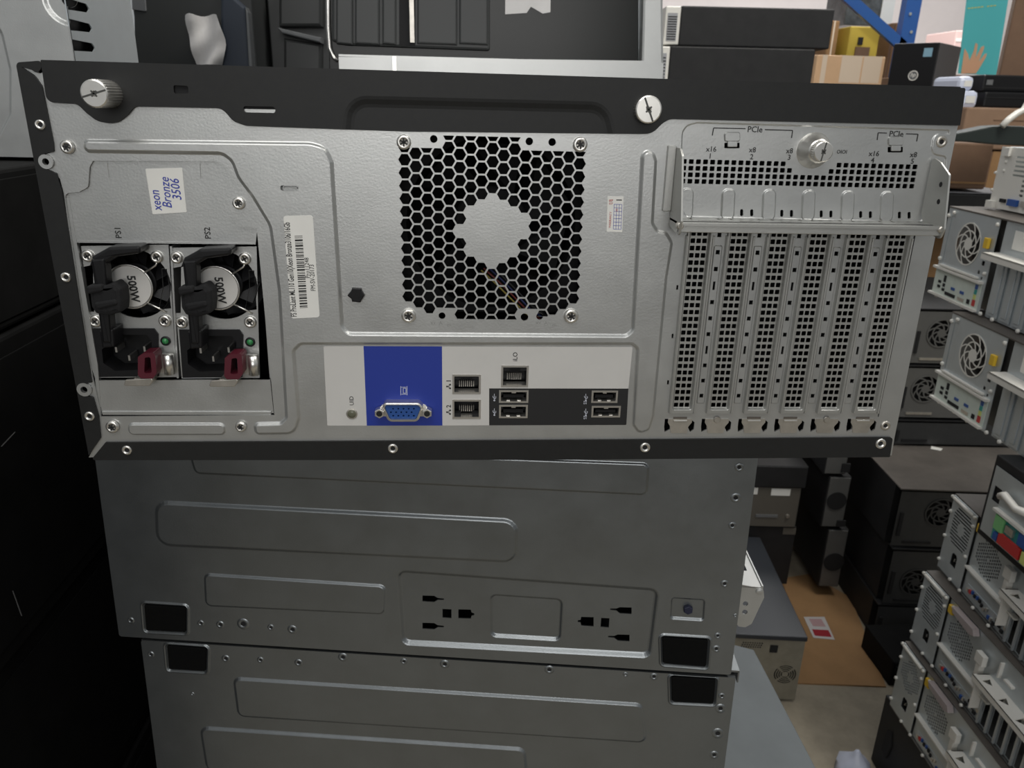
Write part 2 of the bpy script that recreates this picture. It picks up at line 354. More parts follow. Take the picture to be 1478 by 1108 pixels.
# --- black foot-side trim: left and lower strips
b = MB()
left = lf([(22.5, 90, .002), (58, 87.5, .001), (60, 98, .002), (53, 106, .003), (46, 101, .001), (31, 96.5, 0), (51, 111, .001), (60, 124, .002), (76.5, 206, 0), (77.5, 219, .001), (62, 222, .002), (58, 240, .003), (81, 250, 0), (89, 277, 0), (128, 526, 0), (132, 552, 0), (116, 555, .002), (114, 569, .003), (134, 573, .001), (142, 601, 0), (145, 632, 0), (128, 657, 0)], .0, 1.2 * mm)
b.plate(left, [], [], 1.2 * mm, 0, 1.4 * mm)
low = lf([(131, 664, .001), (152, 638.5, 0), (600, 636, 0), (958, 634, .0), (1268, 631, .001), (1289, 631, .002), (1284.5, 659.5, .0005), (800, 663.5, 0)], .001, 1.2 * mm)
b.plate(low, [], [], 1.2 * mm, 0, 1.4 * mm)
b.build('corner_trim', BLACK, SRV)
# --- screws and rivets
def torx(x, y, r, name='screw', h=0.0, par=SRV, cross=False):
    c = L(x, y, h); r = LR(x, y, r, h); b = MB()
    b.lathe(c, [(r, h), (r, h + r * .32), (r * .82, h + r * .48), (r * .52, h + r * .5), (r * .46, h + r * .18)], 22, 0, True)
    for a in ((0, 90) if cross else (0, 60, 120)):
        a = math.radians(a + x % 50); d = (math.cos(a) * r * .55, math.sin(a) * r * .55); b.line((c[0] - d[0], c[1] - d[1]), (c[0] + d[0], c[1] + d[1]), r * .22, h + r * .5, 1)
    return b.build(name, [BRIGHT, INK], par)
torx(98, 212, 10, h=.4 * mm); torx(345, 293, 9, h=.3 * mm); torx(163, 615, 9.5, h=.4 * mm); torx(348, 615, 8, h=.4 * mm)
for x, y in ((583, 205), (837, 208.5), (590, 455), (824, 455.5)): torx(x, y, 10.5)
for x, y in ((58, 180), (95, 400), (129, 600.5), (183, 649.5), (567, 647), (931, 645.5), (1271, 640)):
    c = L(x, y, 1.3 * mm); r = LR(x, y, 7.5); b = MB(); b.lathe(c, [(r, 1.2 * mm), (r * .95, 1.9 * mm), (r * .6, 2.0 * mm), (r * .45, 1.25 * mm)], 18, 0, True); b.lathe(c, [(r * .48, 1.2 * mm), (r * .44, 1.35 * mm)], 12, 1)
    b.build('rivet', [BRIGHT, DARK], SRV)
for x, y, r in ((1359, 204.5, 8), (1278, 614, 7)):
    c = L(x, y); r = LR(x, y, r); b = MB(); b.lathe(c, [(r, 0), (r * .95, .5 * mm), (r * .5, .6 * mm), (r * .4, .1 * mm)], 18, 0, True); b.lathe(c, [(r * .42, .02 * mm), (r * .4, .2 * mm)], 12, 1); b.build('rivet', [BRASSY, DARK], SRV)
for x, y in ((68, 233), (123, 561)):   # collar of the two lug holes
    c = L(x, y); b = MB(); b.ring(c, LR(x, y, 5), LR(x, y, 10.5), .3 * mm, 0, 20, 1.1 * mm); b.build('lug_collar', ZINC, SRV)
# --- thumb screws
def knob(x, y, h, r, base_r, name, h0=0.0, cone=None):
    # x, y: where the photo shows the head; h its height over the panel
    c = L(x, y, h); R = LR(x, y, r, h); b = MB()
    if cone: rc = cone * R; b.lathe(c, [(rc, h0), (rc * .98, h0 + .8 * mm), (rc * .9, h0 + 2 * mm), (R * 1.15, h * .55), (R * 1.12, h * .6)], 36, 1, True)
    n0 = len(b.v); b.lathe(c, [(R * 1.0, h0), (R * 1.0, h - 1.2 * mm), (R * .98, h - .8 * mm)], 60, 1, wob=-.035); b.f.pop(); b.m.pop(); b.sm.pop()
    b.lathe(c, [(R * .97, h - .9 * mm), (R * .97, h - .3 * mm), (R * .88, h), (R * .2, h), (R * .12, h - .9 * mm)], 36, 0)
    o = b.build(name, [BRIGHT, BRIGHT], SRV); a = math.radians(17 if x < 500 else -66 if x < 1000 else 80); d = (math.cos(a) * R * .9, math.sin(a) * R * .9)
    s = MB(); s.line((c[0] - d[0], c[1] - d[1]), (c[0] + d[0], c[1] + d[1]), R * .13, h, 0)
    for q in (45, 135): q = math.radians(q); e = (math.cos(q) * R * .28, math.sin(q) * R * .28); s.line((c[0] - e[0], c[1] - e[1]), (c[0] + e[0], c[1] + e[1]), R * .12, h + .02 * mm, 0)
    s.build('driver_slot', SLOTM, o); return o
knob(135.5, 135, 17 * mm, 20.5, 22, 'thumb_screw', 1.6 * mm); knob(936.5, 158, 6 * mm, 19.5, 21, 'thumb_screw', 1.6 * mm)
knob(1189, 219, 11 * mm, 14.5, 26, 'thumb_screw', -.5 * mm, 1.75)
CLIPM = mat('dark_brown_steel', (.16, .14, .12), .5, .6)  # dark brown for the upper half of the spring clips
# --- slot covers: perforated, with turned-up sides
def cover():
    b = MB(); w = 6.3 * mm; hs = []; top, bot = syt + 3.2 * mm, syb - 4.2 * mm
    for k in range(26):
        for j in (-1, 0, 1): hs.append(sq((j * 3.0 * mm, syt - k * sp), 1.17 * mm, 1.2 * mm))
    b.plate(fillet(rect(-w, bot, w, top), 1 * mm), hs, [(fillet(rect(-4.9 * mm, bot + 2.2 * mm, 4.9 * mm, top - 1.2 * mm), .8 * mm), -1.9 * mm, 1.1 * mm)], 2.0 * mm, 0, .5 * mm)
    for sx in (-1, 1): b.box(min(sx * w, sx * (w + .7 * mm)), bot, 0, max(sx * w, sx * (w + .9 * mm)), top - 4 * mm, 2.9 * mm, 0, .3 * mm)
    for k in (.22, .5, .78): y = bot + (top - bot) * k; b.lathe((w + .9 * mm, y), [(.9 * mm, .2 * mm), (.6 * mm, 1.3 * mm)], 10)
    return b
c0 = None
for i, x in enumerate(SX):
    if c0 is None: c0 = cover().build('slot_cover', ZINCD, SRV); o = c0
    else: o = c0.copy(); COL.objects.link(o)
    o.location = (x, 0, 0)
for i, x in enumerate(SX):      # tongues under the slots and the little bright clips over them
    y = L(1150, 612)[1]; b = MB()
    b.plate(fillet([(x - 6.6 * mm, y + 3.3 * mm), (x + 6.6 * mm, y + 3.3 * mm), (x + 6.6 * mm, y + 1.2 * mm), (x + 5 * mm, y - 1 * mm), (x + 4.4 * mm, y - 5 * mm), (x - 4.4 * mm, y - 5 * mm), (x - 5.2 * mm, y - 1 * mm), (x - 6.6 * mm, y + 1.2 * mm)], .5 * mm), [], [], .55 * mm, 0, .5 * mm)
    o = b.build('cover_tongue', BRASSY, SRV)
    if i in (0, 2, 3, 5):
        b = MB(); c = L(1150, 604.5)[1]; b.box(x - 3.8 * mm, c - .2 * mm, 0, x + 3.8 * mm, c + 1.3 * mm, .25 * mm, 1); b.box(x - 3.8 * mm, c - 1.3 * mm, 0, x + 3.8 * mm, c - .2 * mm, 1.2 * mm, 0, .4 * mm); b.build('spring_clip', [BRIGHT, CLIPM], SRV)
    else:
        b = MB(); b.lathe((x, y + 2.9 * mm), [(2 * mm, .5 * mm), (1.6 * mm, 1.1 * mm)], 16); b.build('rivet', BRASSY, SRV)
# long seam strip at the right of the slots
b = MB(); xs = SX[5] + 8.4 * mm; b.plate([(xs, syb - 7 * mm), (xs + .5 * mm, syb - 7 * mm), (xs + .8 * mm, syt + 2 * mm), (xs, syt + 3 * mm)], [], [], .12 * mm, 0, 0); b.build('panel_seam', DARK, SRV)
# --- hinged bar that holds the cards: shelf, two ears
b = MB(); y0 = L(1160, 316)[1]; ex0, ex1 = L(967, 300)[0], L(1333, 300)[0]; hh = 19 * mm
sh = []
for i in range(7):
    for dx in (-3.2, 3.2): sh.append(fillet(rect(SX[0] + sdx * (i - .5) + dx * mm - .9 * mm, 2 * mm, SX[0] + sdx * (i - .5) + dx * mm + .9 * mm, 6.5 * mm), .7 * mm))
sh = [h for h in sh if ex0 + .002 < h[0][0] < ex1 - .002] + [fillet(rect(SX[i] - 5 * mm, 11 * mm, SX[i] + 5 * mm, 13 * mm), .7 * mm) for i in range(6)]
tmp = MB(); tmp.plate(rect(ex0, .8 * mm, ex1, hh), sh, [], 0, 0, 1.0 * mm); tmp.plate(rect(ex0, .8 * mm, ex1, hh), sh, [], -1.0 * mm)
b.add([(v[0], y0 + v[2], v[1]) for v in tmp.v], tmp.f)
b.prism(rect(ex0, y0 - 4.6 * mm, ex1, y0 - .9 * mm), hh - 1.2 * mm, hh, 0, .3 * mm)
b.box(ex0, y0 - 1.4 * mm, hh, ex1, y0 - .2 * mm, hh + .8 * mm); b.hexa([(ex0 + 3 * mm, y0 + .05 * mm, hh - 4.2 * mm), (ex1 - 3 * mm, y0 + .05 * mm, hh - 4.2 * mm), (ex1 - 3 * mm, y0 + .05 * mm, hh - 2.9 * mm), (ex0 + 3 * mm, y0 + .05 * mm, hh - 2.9 * mm)] + [(ex0 + 3 * mm, y0 + .15 * mm, hh - 4.2 * mm), (ex1 - 3 * mm, y0 + .15 * mm, hh - 4.2 * mm), (ex1 - 3 * mm, y0 + .15 * mm, hh - 2.9 * mm), (ex0 + 3 * mm, y0 + .15 * mm, hh - 2.9 * mm)], 1)  # thin dark strip painted on the shelf as the shade of a gap
def ear(x, pts, t):     # flat plate standing out of the panel; pts are (height above shelf, distance out)
    e = MB(); e.prism(fillet(pts, 2 * mm), 0, t, 0, .15 * mm); b.add([(x + v[2], y0 + v[0], v[1]) for v in e.v], e.f)
    return x
ear(ex0, [(-4 * mm, 2 * mm), (-6 * mm, 20 * mm), (1 * mm, 22 * mm), (30 * mm, 13 * mm), (33 * mm, 8 * mm), (33 * mm, .6 * mm), (4 * mm, .6 * mm)], 1.0 * mm)
ear(ex1 - 1 * mm, [(-4 * mm, 6 * mm), (-6 * mm, 20 * mm), (-1 * mm, 22 * mm), (24 * mm, 17 * mm), (29 * mm, 8 * mm), (31 * mm, .6 * mm), (4 * mm, .6 * mm)], 1.0 * mm)
for x, q in ((ex0 + 1.02 * mm, (8, 14)), (ex1 - 1.02 * mm, (11, 13)), (ex1 - 1.02 * mm, (19, 12))):
    e = MB(); e.lathe((q[0] * mm, q[1] * mm), [(1.3 * mm, 0), (1.2 * mm, .1 * mm)], 12); b.add([(x + (v[2] if x < 0.15 else -v[2]), y0 + v[0], v[1]) for v in e.v], e.f, 1)
b.prism(fillet(rect(ex0 - 4.0 * mm, y0 + 3 * mm, ex0, y0 + 34 * mm), .6 * mm), .2 * mm, 2.2 * mm, 0, .3 * mm)
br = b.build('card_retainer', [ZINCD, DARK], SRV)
for x in (ex0 + .6 * mm, ex1 - .6 * mm): q = MB(); q.lathe((x, y0 - 1.5 * mm), [(1.7 * mm, hh - 2 * mm), (1.7 * mm, hh + .8 * mm), (1.2 * mm, hh + 1.2 * mm)], 14); q.build('hinge_pin', BRASSY, br)
# --- printing on the sheet
b = MB(); R90 = math.pi / 2; TL = math.atan2(L(1144, 188)[1] - L(1030, 184.6)[1], L(1144, 188)[0] - L(1030, 184.6)[0]); T0 = 0.0
def pt(s, x, y, cap, rot=0.0, m=0, h=-.45 * mm, **k): b.text(s, L(x, y, h), LR(x, y, cap) / .7, h, rot, m, **k)
for s, x, y, c in (('PCIe', 1090, 186.5, 8), ('PCIe', 1294, 193, 7.5), ('x16', 1026.5, 215, 7), ('1', 1025, 225, 7), ('x8', 1086, 216, 7), ('2', 1085, 226, 7), ('x8', 1139.5, 217.5, 7), ('3', 1139, 227, 7),
                   ('x16', 1261.5, 221.5, 7), ('4', 1259.5, 231, 7), ('x8', 1318.5, 223, 7), ('5', 1317, 232.5, 7), ('OIOI', 1215, 219, 5)): pt(s, x, y, c, bold=.012)
for p, q in (((1028, 195.5), (1030, 184.6)), ((1030, 184.6), (1076, 185.6)), ((1104, 187), (1144, 188.2)), ((1144, 188.2), (1142.5, 199)), ((1266, 202), (1267.5, 191.6)), ((1267.5, 191.6), (1280, 192)), ((1308, 193), (1325, 193.6)), ((1325, 193.6), (1323, 204))):
    b.line(L(*p, -.45 * mm), L(*q, -.45 * mm), .45 * mm, -.45 * mm)
for x, y in ((627, 466), (779, 466)):       # faint stamps under the fan
    for s, dx in (('xv', -2), ('A', 9), ('m', 21)): b.text(s, L(x + dx, y + (dx > 15) * 3), LR(x, y, 8), 0, 0.1, 1)
b.build('printed_marking', [INK, GREYINK], SRV)
b = MB(); b.prism(lf([(402, 265), (435, 265), (436, 277), (403, 277)], .5 * mm), -2.2 * mm, -1.4 * mm); b.prism(lf([(409, 269.5), (429, 269.5), (430, 272.5), (410, 272.5)], .6 * mm), -1.4 * mm, .3 * mm, 0, .3 * mm); b.build('slot_insert', ZINC, SRV)
for x, y in ((1057, 206), (1293, 212)):
    b = MB(); b.prism(lf([(x - 7, y - 2), (x + 7, y - 2), (x + 7, y + 6), (x - 7, y + 6)], .4 * mm), -.6 * mm, .5 * mm, 0, .3 * mm); b.build('loop_tab', ZINC, SRV)
# bits: black cable clip, small tag with a grid
b = MB(); b.prism(lf([(502, 425), (508, 418), (509, 414), (522, 415), (523, 419), (527, 425), (523, 431), (521, 435), (509, 434), (508, 430)], .5 * mm), 0, 2.5 * mm, 0, .6 * mm); b.build('cable_clip', BLACK2, SRV)
b = MB(); q = [L(*p) for p in ((877, 283), (900, 283.5), (898, 335), (875.5, 334))]; b.prism(q, 0, .15 * mm)
def bil(q, a, c): return tuple((1 - c) * ((1 - a) * q[0][k] + a * q[1][k]) + c * ((1 - a) * q[3][k] + a * q[2][k]) for k in (0, 1))
for k in range(8): b.line(bil(q, .42, .22 + .1 * k), bil(q, .92, .22 + .1 * k), .2 * mm, .16 * mm, 1, .02 * mm)
for k in range(4): b.line(bil(q, .42 + .165 * k, .22), bil(q, .42 + .165 * k, .92), .2 * mm, .16 * mm, 1, .02 * mm)
b.line(bil(q, .55, .1), bil(q, .9, .1), .5 * mm, .16 * mm, 3, .02 * mm)
b.text('WARRANTY', bil(q, .2, .66), 1.5 * mm, .17 * mm, R90, 2, target=8 * mm); b.text('07', bil(q, .22, .12), 1.5 * mm, .17 * mm, 0, 2, target=1.9 * mm, bold=.02); b.text('07', bil(q, .22, .2), 1.3 * mm, .17 * mm, 0, 2, target=1.9 * mm); b.text('0', bil(q, .6, .38), 2 * mm, .17 * mm, 0, 2)
b.build('date_sticker', [PAPER, PEN, REDINK, INK], SRV)
# barcode label
q = [L(*p, 1.5 * mm) for p in ((409, 311.5), (451.5, 310.5), (461.5, 457.5), (420.5, 459.5))]; z = 1.52 * mm; b = MB(); b.prism(fillet(q, 1.4 * mm), z, z + .15 * mm); z += .16 * mm
rb = math.atan2(q[0][1] - q[3][1], q[0][0] - q[3][0])
b.text('FS ProLiant ML110 Gen10(Xeon Bronze3106/16Gb', bil(q, .13, .52), 4.1 * mm, z, rb, 1, target=math.dist(q[0], q[3]) * .92, bold=.01)
y = .19; random.seed(4)
while y < .9:
    w = random.choice((.006, .006, .012, .018)); b.add([bil(q, .33, y) + (z,), bil(q, .33, y + w) + (z,), bil(q, .60, y + w) + (z,), bil(q, .60, y) + (z,)], [(0, 1, 2, 3)], 1); y += w + random.choice((.006, .01, .012))
b.text('Pro11248', bil(q, .68, .5), 3.0 * mm, z, rb, 1, target=10 * mm); b.text('FM-SV-20173', bil(q, .84, .6), 3.4 * mm, z, rb, 1, target=13 * mm)
b.build('barcode_label', [PAPER, INK], SRV)
# --- power supply bay: blank plate with the handwritten sticker, sill below
b = MB(); zz = -1.3 * mm
b.plate(LP([(86, 276), (115, 272), (124, 230), (340, 228), (345, 324), (372, 326), (369, 350.5), (111, 347.5)], zz), [], [], zz, 0, .8 * mm)
b.plate([L(111, 347, zz), L(369, 350, zz), L(369, 352.5, zz), L(111, 350, zz)], [], [], zz + .3 * mm, 0, 1 * mm)
for p, q_ in (((155, 236), (158, 256)), ((289, 236), (290, 258))): b.line(L(*p, zz), L(*q_, zz), .25 * mm, zz, 1)
blank = b.build('blanking_plate', [ZINC, GREYINK], SRV)
for s_, x in (('PS1', 170.5), ('PS2', 299.5)): b = MB(); b.text(s_, L(x, 336, zz), LR(170, 336, 8.6) / .7, zz, R90, 0, bold=.015); b.build('bay_lettering', INK, blank)
q = [L(*p, zz) for p in ((210, 243.5), (263, 242), (269.5, 306), (220.5, 309))]; b = MB(); b.prism(fillet(q, .5 * mm), zz + .01 * mm, zz + .2 * mm); z = zz + .21 * mm
rs = math.atan2(q[0][1] - q[3][1], q[0][0] - q[3][0])
b.text('xeon', bil(q, .2, .70), 6.2 * mm, z, rs, 1, target=9.6 * mm, shear=.2, bold=.005); b.text('Bronze', bil(q, .47, .53), 6.2 * mm, z, rs - .04, 1, target=14.2 * mm, shear=.25, bold=.005); b.text('3506', bil(q, .76, .47), 6.0 * mm, z, rs, 1, target=9.8 * mm, shear=.2, bold=.005)
b.build('handwritten_sticker', [PAPER, PEN], SRV)
b = MB(); b.plate(LP([(141, 549), (390, 548), (395, 596), (147, 597)], zz), [], [], zz, 0, 1 * mm); b.box(L(147, 598)[0], L(270, 598)[1] - .5 * mm, -3 * mm, L(391, 598)[0], L(270, 594)[1], zz + .8 * mm, 0, .3 * mm)
b.build('bay_sill', ZINC, SRV)
b = MB(); zr = -1 * mm; b.plate(LP([(95, 282), (99, 282), (141, 527), (146, 598), (143, 598), (137, 545), (131, 527)], zr), [], [], zr, 0, 3 * mm); b.build('bay_guide_rail', ZINC, SRV); b = MB()
b.plate(LP([(372, 352), (376, 352), (392, 548), (396, 598), (391, 598), (385, 530)], zr), [], [], zr - 4 * mm, 0, 3 * mm); b.build('bay_guide_rail', ZINC, SRV)
# --- power supply module (built on the first bay, copied to the second)
def psu():
    h = -3 * mm; root = bpy.data.objects.new('power_supply', None); COL.objects.link(root); root.parent = SRV
    fc = L(194, 409, h); fr = 17.6 * mm
    b = MB(); out = LP([(117, 355), (243, 353), (255, 544), (141, 545)], h)
    # silver face: fan opening, cut-outs beside the screws
    b.plate(out, [circ(fc, fr, 36), LP([(233, 388), (241, 388), (247, 445), (229, 447), (235, 415)], h), LP([(120, 385), (134, 382), (136, 450), (126, 450)], h), LP([(136, 476), (221, 476), (227, 484), (228, 541), (144, 542)], h)], [], h, 0, 1 * mm)
    b.build('face_plate', ZINC, root)
    b = MB(); n = 7
    b.lathe((fc[0], fc[1]), [(fr + 2 * mm, h - 16 * mm), (fr + 1 * mm, h - 15 * mm)], 32)
    for k in range(n):
        a = 2 * math.pi * k / n; P = []
        for rr, da, zf in ((8 * mm, 0, -3), (16.6 * mm, .25, -4), (16.6 * mm, .85, -10), (8 * mm, .7, -10)): P.append((fc[0] + rr * math.cos(a + da), fc[1] + rr * math.sin(a + da), h + zf * mm))
        b.add(P + [(p[0], p[1], p[2] - .8 * mm) for p in P], [(0, 1, 2, 3), (7, 6, 5, 4), (0, 4, 5, 1), (1, 5, 6, 2), (2, 6, 7, 3), (3, 7, 4, 0)])
    b.lathe(fc, [(9.6 * mm, h - 14 * mm), (9.6 * mm, h - 2.6 * mm), (9 * mm, h - 2.2 * mm)], 28)
    b.build('fan_rotor', BLACK2, root)
    hc = L(186.5, 414, h + 1 * mm); z = h + .3 * mm
    b = MB(); b.lathe(hc, [(10.3 * mm, z - 1 * mm), (10.3 * mm, z), (10.1 * mm, z + .1 * mm)], 40); b.text('500W', (L(193, 417, z)[0], L(193, 417, z)[1]), 5.6 * mm, z + .11 * mm, -R90 + .05, 1, target=13.6 * mm, bold=.03)
    b.build('wattage_label', [LABW, INK], root)
    b = MB(); z = h + .4 * mm
    b.tube([(hc[0] + 10.9 * mm * math.cos(a), hc[1] + 10.9 * mm * math.sin(a), z) for a in np.linspace(0, 2 * math.pi, 36, endpoint=False)], .45 * mm, closed=True)
    for a in (.72, 2.4, -.85, -2.35): b.tube([(hc[0] + 10.9 * mm * math.cos(a), hc[1] + 10.9 * mm * math.sin(a), z), (fc[0] + 15 * mm * math.cos(a - .05), fc[1] + 15 * mm * math.sin(a - .05), z + .3 * mm), (fc[0] + 20 * mm * math.cos(a + .05), fc[1] + 20 * mm * math.sin(a + .05), z)], .5 * mm)
    b.build('fan_guard', BRIGHT, root)
    for x, y in ((127.5, 369), (227, 370.5), (238.5, 462.5), (138.5, 463)): torx(x, y, 9, 'screw', h, root, True)
    # black inlet block with its cavity and pins
    b = MB(); b.plate(LP([(134, 474), (222, 474), (228, 482), (229, 543), (142, 544)], h + 1 * mm), [lf([(147, 504, 0), (176, 483), (212, 483), (219, 492), (219, 533), (166, 535), (149, 524)], 1 * mm, h + 1 * mm)], [], h + 1 * mm, 0, 12 * mm)
    b.box(L(140, 500)[0], L(200, 543)[1], h - 12 * mm, L(229, 500)[0], L(200, 474)[1], h - 11.5 * mm)
    inl = b.build('mains_inlet', BLACK2, root)
    for x, y in ((167, 505), (186, 517), (208, 504)):
        b = MB(); c = L(x, y, h - 1 * mm); b.box(c[0] - .5 * mm, c[1] - 1.4 * mm, h - 11 * mm, c[0] + .5 * mm, c[1] + 1.4 * mm, h - 1.5 * mm); b.build('contact_pin', BRIGHT, inl)
    # handle: bar standing off the face, turned back at the top
    b = MB(); b.prism(lf([(130, 374), (150, 373), (160, 495), (147, 496)], 1 * mm, 10 * mm), 3 * mm, 10 * mm, 0, 1.2 * mm)
    b.prism(lf([(128, 384, 0), (133, 370), (156, 357), (202, 355), (201, 366), (166, 371), (152, 380, 0)], 1.2 * mm, 9 * mm), h + 1 * mm, 9 * mm, 0, 1.2 * mm)
    b.prism(lf([(144, 476), (164, 474), (166, 500), (148, 502)], .8 * mm, 8 * mm), h + 1 * mm, 9 * mm, 0, 1 * mm); b.build('handle', BLACK2, root)
    b = MB(); b.prism(lf([(127, 419), (137, 411), (152, 413), (163, 408), (173, 418), (175, 436), (174, 451), (158, 456), (137, 454), (130, 443)], 1.6 * mm, 12 * mm), 2 * mm, 12 * mm, 0, 2.2 * mm)
    b.prism(lf([(124, 413), (146, 411), (148, 420), (127, 425)], 1 * mm, 13 * mm), 6 * mm, 13.5 * mm, 0, 1 * mm); b.prism(lf([(134, 437), (166, 432), (169, 440), (140, 447)], 1 * mm, 13 * mm), 9 * mm, 13.0 * mm, 0, 1 * mm)
    b.build('cable_strap', VELCRO, root)
    b = MB(); c = L(239.5, 491.5, h); b.lathe(c, [(2.5 * mm, h), (2.5 * mm, h + .8 * mm), (2.0 * mm, h + 1 * mm)], 18, 1); b.lathe(c, [(1.7 * mm, h + .8 * mm), (1.3 * mm, h + 1.6 * mm), (.4 * mm, h + 2 * mm)], 16, 0, True); b.build('status_lamp', [GREEN, BLACK2], root)
    b = MB(); z1 = 9 * mm; P = [L(x, y, z1) for x, y in ((199, 515), (206, 510), (221, 509), (224, 513), (226, 538), (221, 546), (203, 546), (199, 541))]
    b.plate(fillet(P, .8 * mm), [fillet([L(x, y, z1) for x, y in ((209, 516), (217, 515), (219, 538), (208, 539))], .8 * mm)], [], z1, 0, 9 * mm); b.build('release_tab', MAROON, root, .0003)
    b = MB(); z1 = 7 * mm; c0_, c1_ = L(237, 516, z1), L(240, 544, z1); b.tube([(c0_[0], c0_[1], 2 * mm), (c1_[0], c1_[1], 2 * mm)], 2.6 * mm, n=16); b.box(c0_[0] - 5 * mm, c1_[1], -1 * mm, c0_[0] - 2 * mm, c0_[1], 1.5 * mm); b.build('latch_spring', BRIGHT, root)
    b = MB(); b.prism(lf([(181, 548), (222, 546), (216, 557), (178, 557)], .8 * mm, 6 * mm), 4.5 * mm, 6 * mm, 0, .3 * mm); b.prism(lf([(196, 544), (222, 544), (221, 552), (192, 553)], .3 * mm, 3 * mm), h, 5 * mm); b.build('latch_foot', BRASSY, root)
    return root
ps = psu(); p2 = copy_tree(ps, SRV); p2.location = (L(318.5, 409, -3 * mm)[0] - L(193, 409, -3 * mm)[0], -.3 * mm, 0)
b = MB(); a_, c_ = L(246, 355, -3 * mm), L(257, 545, -3 * mm); b.prism([a_, (a_[0] + 1 * mm, a_[1]), (c_[0] + .6 * mm, c_[1]), (c_[0] - .4 * mm, c_[1])], -14 * mm, -2.2 * mm); b.build('bay_divider', ZINC, SRV)
# --- port label and the ports
b = MB(); z = .02 * mm; t = .1 * mm
porth = [LP(p) for p in ([(655, 542), (692, 542), (692, 566), (655, 566)], [(655, 578), (692, 578), (692, 602), (655, 602)], [(725, 529), (761, 529), (761, 556), (725, 556)], [(722, 564.5), (761, 564.5), (761, 579), (722, 579)], [(722, 585.5), (760, 585.5), (760, 601), (722, 601)], [(855, 565), (890, 565), (890, 579), (855, 579)], [(855, 587), (894, 587), (894, 600), (855, 600)])]
def lay(pts, m, hs=(), r=.6): b.plate(lf([p + (r * mm,) if len(p) == 2 else p for p in pts]), [porth[i] for i in hs], [], z + t, m, t)
lay([(467, 499.5), (524.7, 499.3, 0), (529.5, 614, 0), (472.5, 614)], 0); lay([(524.7, 499.3, 0), (638, 499.8, 0), (638.6, 613.8, 0), (529.5, 614, 0)], 1)
lay([(638, 499.8, 0), (913, 500.5), (907, 560.5, 0), (706, 560.2, 0), (706, 613.5, 0), (638.6, 613.8, 0)], 0, (0, 1, 2)); lay([(706, 560.2, 0), (907, 560.5, 0), (904, 613), (706, 613.5, 0)], 2, (3, 4, 5, 6))
z2 = z + t + .02 * mm
def tx(s, x, y, cap, m, rot=R90, **k): b.text(s, L(x, y), LR(x, y, cap) / .7, z2, rot, m, .02 * mm, **k)
tx('UID', 507.5, 578, 6, 3, bold=.01); tx('iLO', 743.5, 514.5, 6.5, 3, bold=.012); tx('1', 647.5, 549.5, 6.5, 3, bold=.02); tx('2', 647.5, 586, 6.5, 3, bold=.02)
for y in (557.5, 594.5):       # little network trees
    for dx, dy in ((-2.2, 0), (2.2, -2.6), (2.2, 2.6)): c = L(647.5 + dx, y + dy); b.prism(rect(c[0] - .45 * mm, c[1] - .45 * mm, c[0] + .45 * mm, c[1] + .45 * mm), z2, z2 + .02 * mm, 3)
    b.line(L(645.5, y), L(648, y), .3 * mm, z2, 3, .02 * mm); b.line(L(648, y - 2.6), L(648, y + 2.6), .3 * mm, z2, 3, .02 * mm)
for y, x in ((573, 713.5), (594, 713.5), (573, 845.5), (594.5, 845.5)):     # usb tridents
    for p, q_ in (((0, 5), (0, -5)), ((0, 2), (-2, 0)), ((-2, 0), (-2, -2)), ((0, 3), (2.2, 1)), ((2.2, 1), (2.2, -1.4))): b.line(L(x + p[0], y + p[1]), L(x + q_[0], y + q_[1]), .25 * mm, z2, 4, .02 * mm)
    c = L(x, y + 4.6); b.prism(circ(c, .5 * mm, 10), z2, z2 + .02 * mm, 4)
    if x > 800: tx('SS', x + .5, y + 8, 5, 4, bold=.01) if False else tx('SS', x - 1, y + 7.5, 4.5, 4)
for p, q_ in (((578.5, 557), (578.5, 570)), ((587.5, 557), (587.5, 570)), ((579.5, 558.5), (586.5, 558.5)), ((579.5, 568.5), (586.5, 568.5)), ((582, 560), (582, 567)), ((586, 560), (586, 567)), ((582, 560), (586, 560)), ((582, 567), (586, 567))): b.line(L(*p), L(*q_), .28 * mm, z2, 4, .02 * mm)
b.build('port_label', [LABW, BLUE, LABK, INK, WHITEI], SRV)
b = MB(); c = L(508, 596.5); b.lathe(c, [(2.9 * mm, 0), (2.9 * mm, .6 * mm), (2.5 * mm, .8 * mm)], 24, 1); b.lathe(c, [(2.3 * mm, .7 * mm), (2.1 * mm, 1.1 * mm), (.5 * mm, 1.2 * mm)], 24, 0, True); b.build('locator_button', [OLIVE, BRASSY], SRV)
# vga
def dsh(s, h):
    return lf([(556, 576, .003), (606, 576, .003), (612, 583, .002), (604, 603, .003), (562, 603, .003), (553, 583, .002)], 2 * mm) if s == 1 else lf([(560 , 581, .002), (603, 581, .002), (606, 586, .0015), (600, 600, .002), (565, 600, .002), (558, 586, .0015)], 1.5 * mm, h)
b = MB(); b.prism(lf([(549, 582), (617, 582), (617, 600), (549, 600)], 2.5 * mm), z, 1 * mm, 0, .3 * mm); b.plate(dsh(1, 0), [offset(ccw(dsh(1, 0)), 1.2 * mm)], [(offset(ccw(dsh(1, 0)), .5 * mm), .4 * mm, .6 * mm)], 5 * mm, 0, 5 * mm)
vga = b.build('vga_port', BRIGHT, SRV)
b = MB(); dd = offset(ccw(dsh(1, 0)), 1.3 * mm); pins = []
for r_ in range(3):
    for k in range(5): pins.append(circ(L(568.5 + k * 7.4 - (r_ == 1) * 3.2, 585.5 + r_ * 5), .5 * mm, 8))
b.plate(dd, pins, [], 4.2 * mm, 0, 3 * mm); b.plate(dd, [], [], 1.3 * mm, 1); b.build('socket_insert', [BLUEP, DARK], vga)
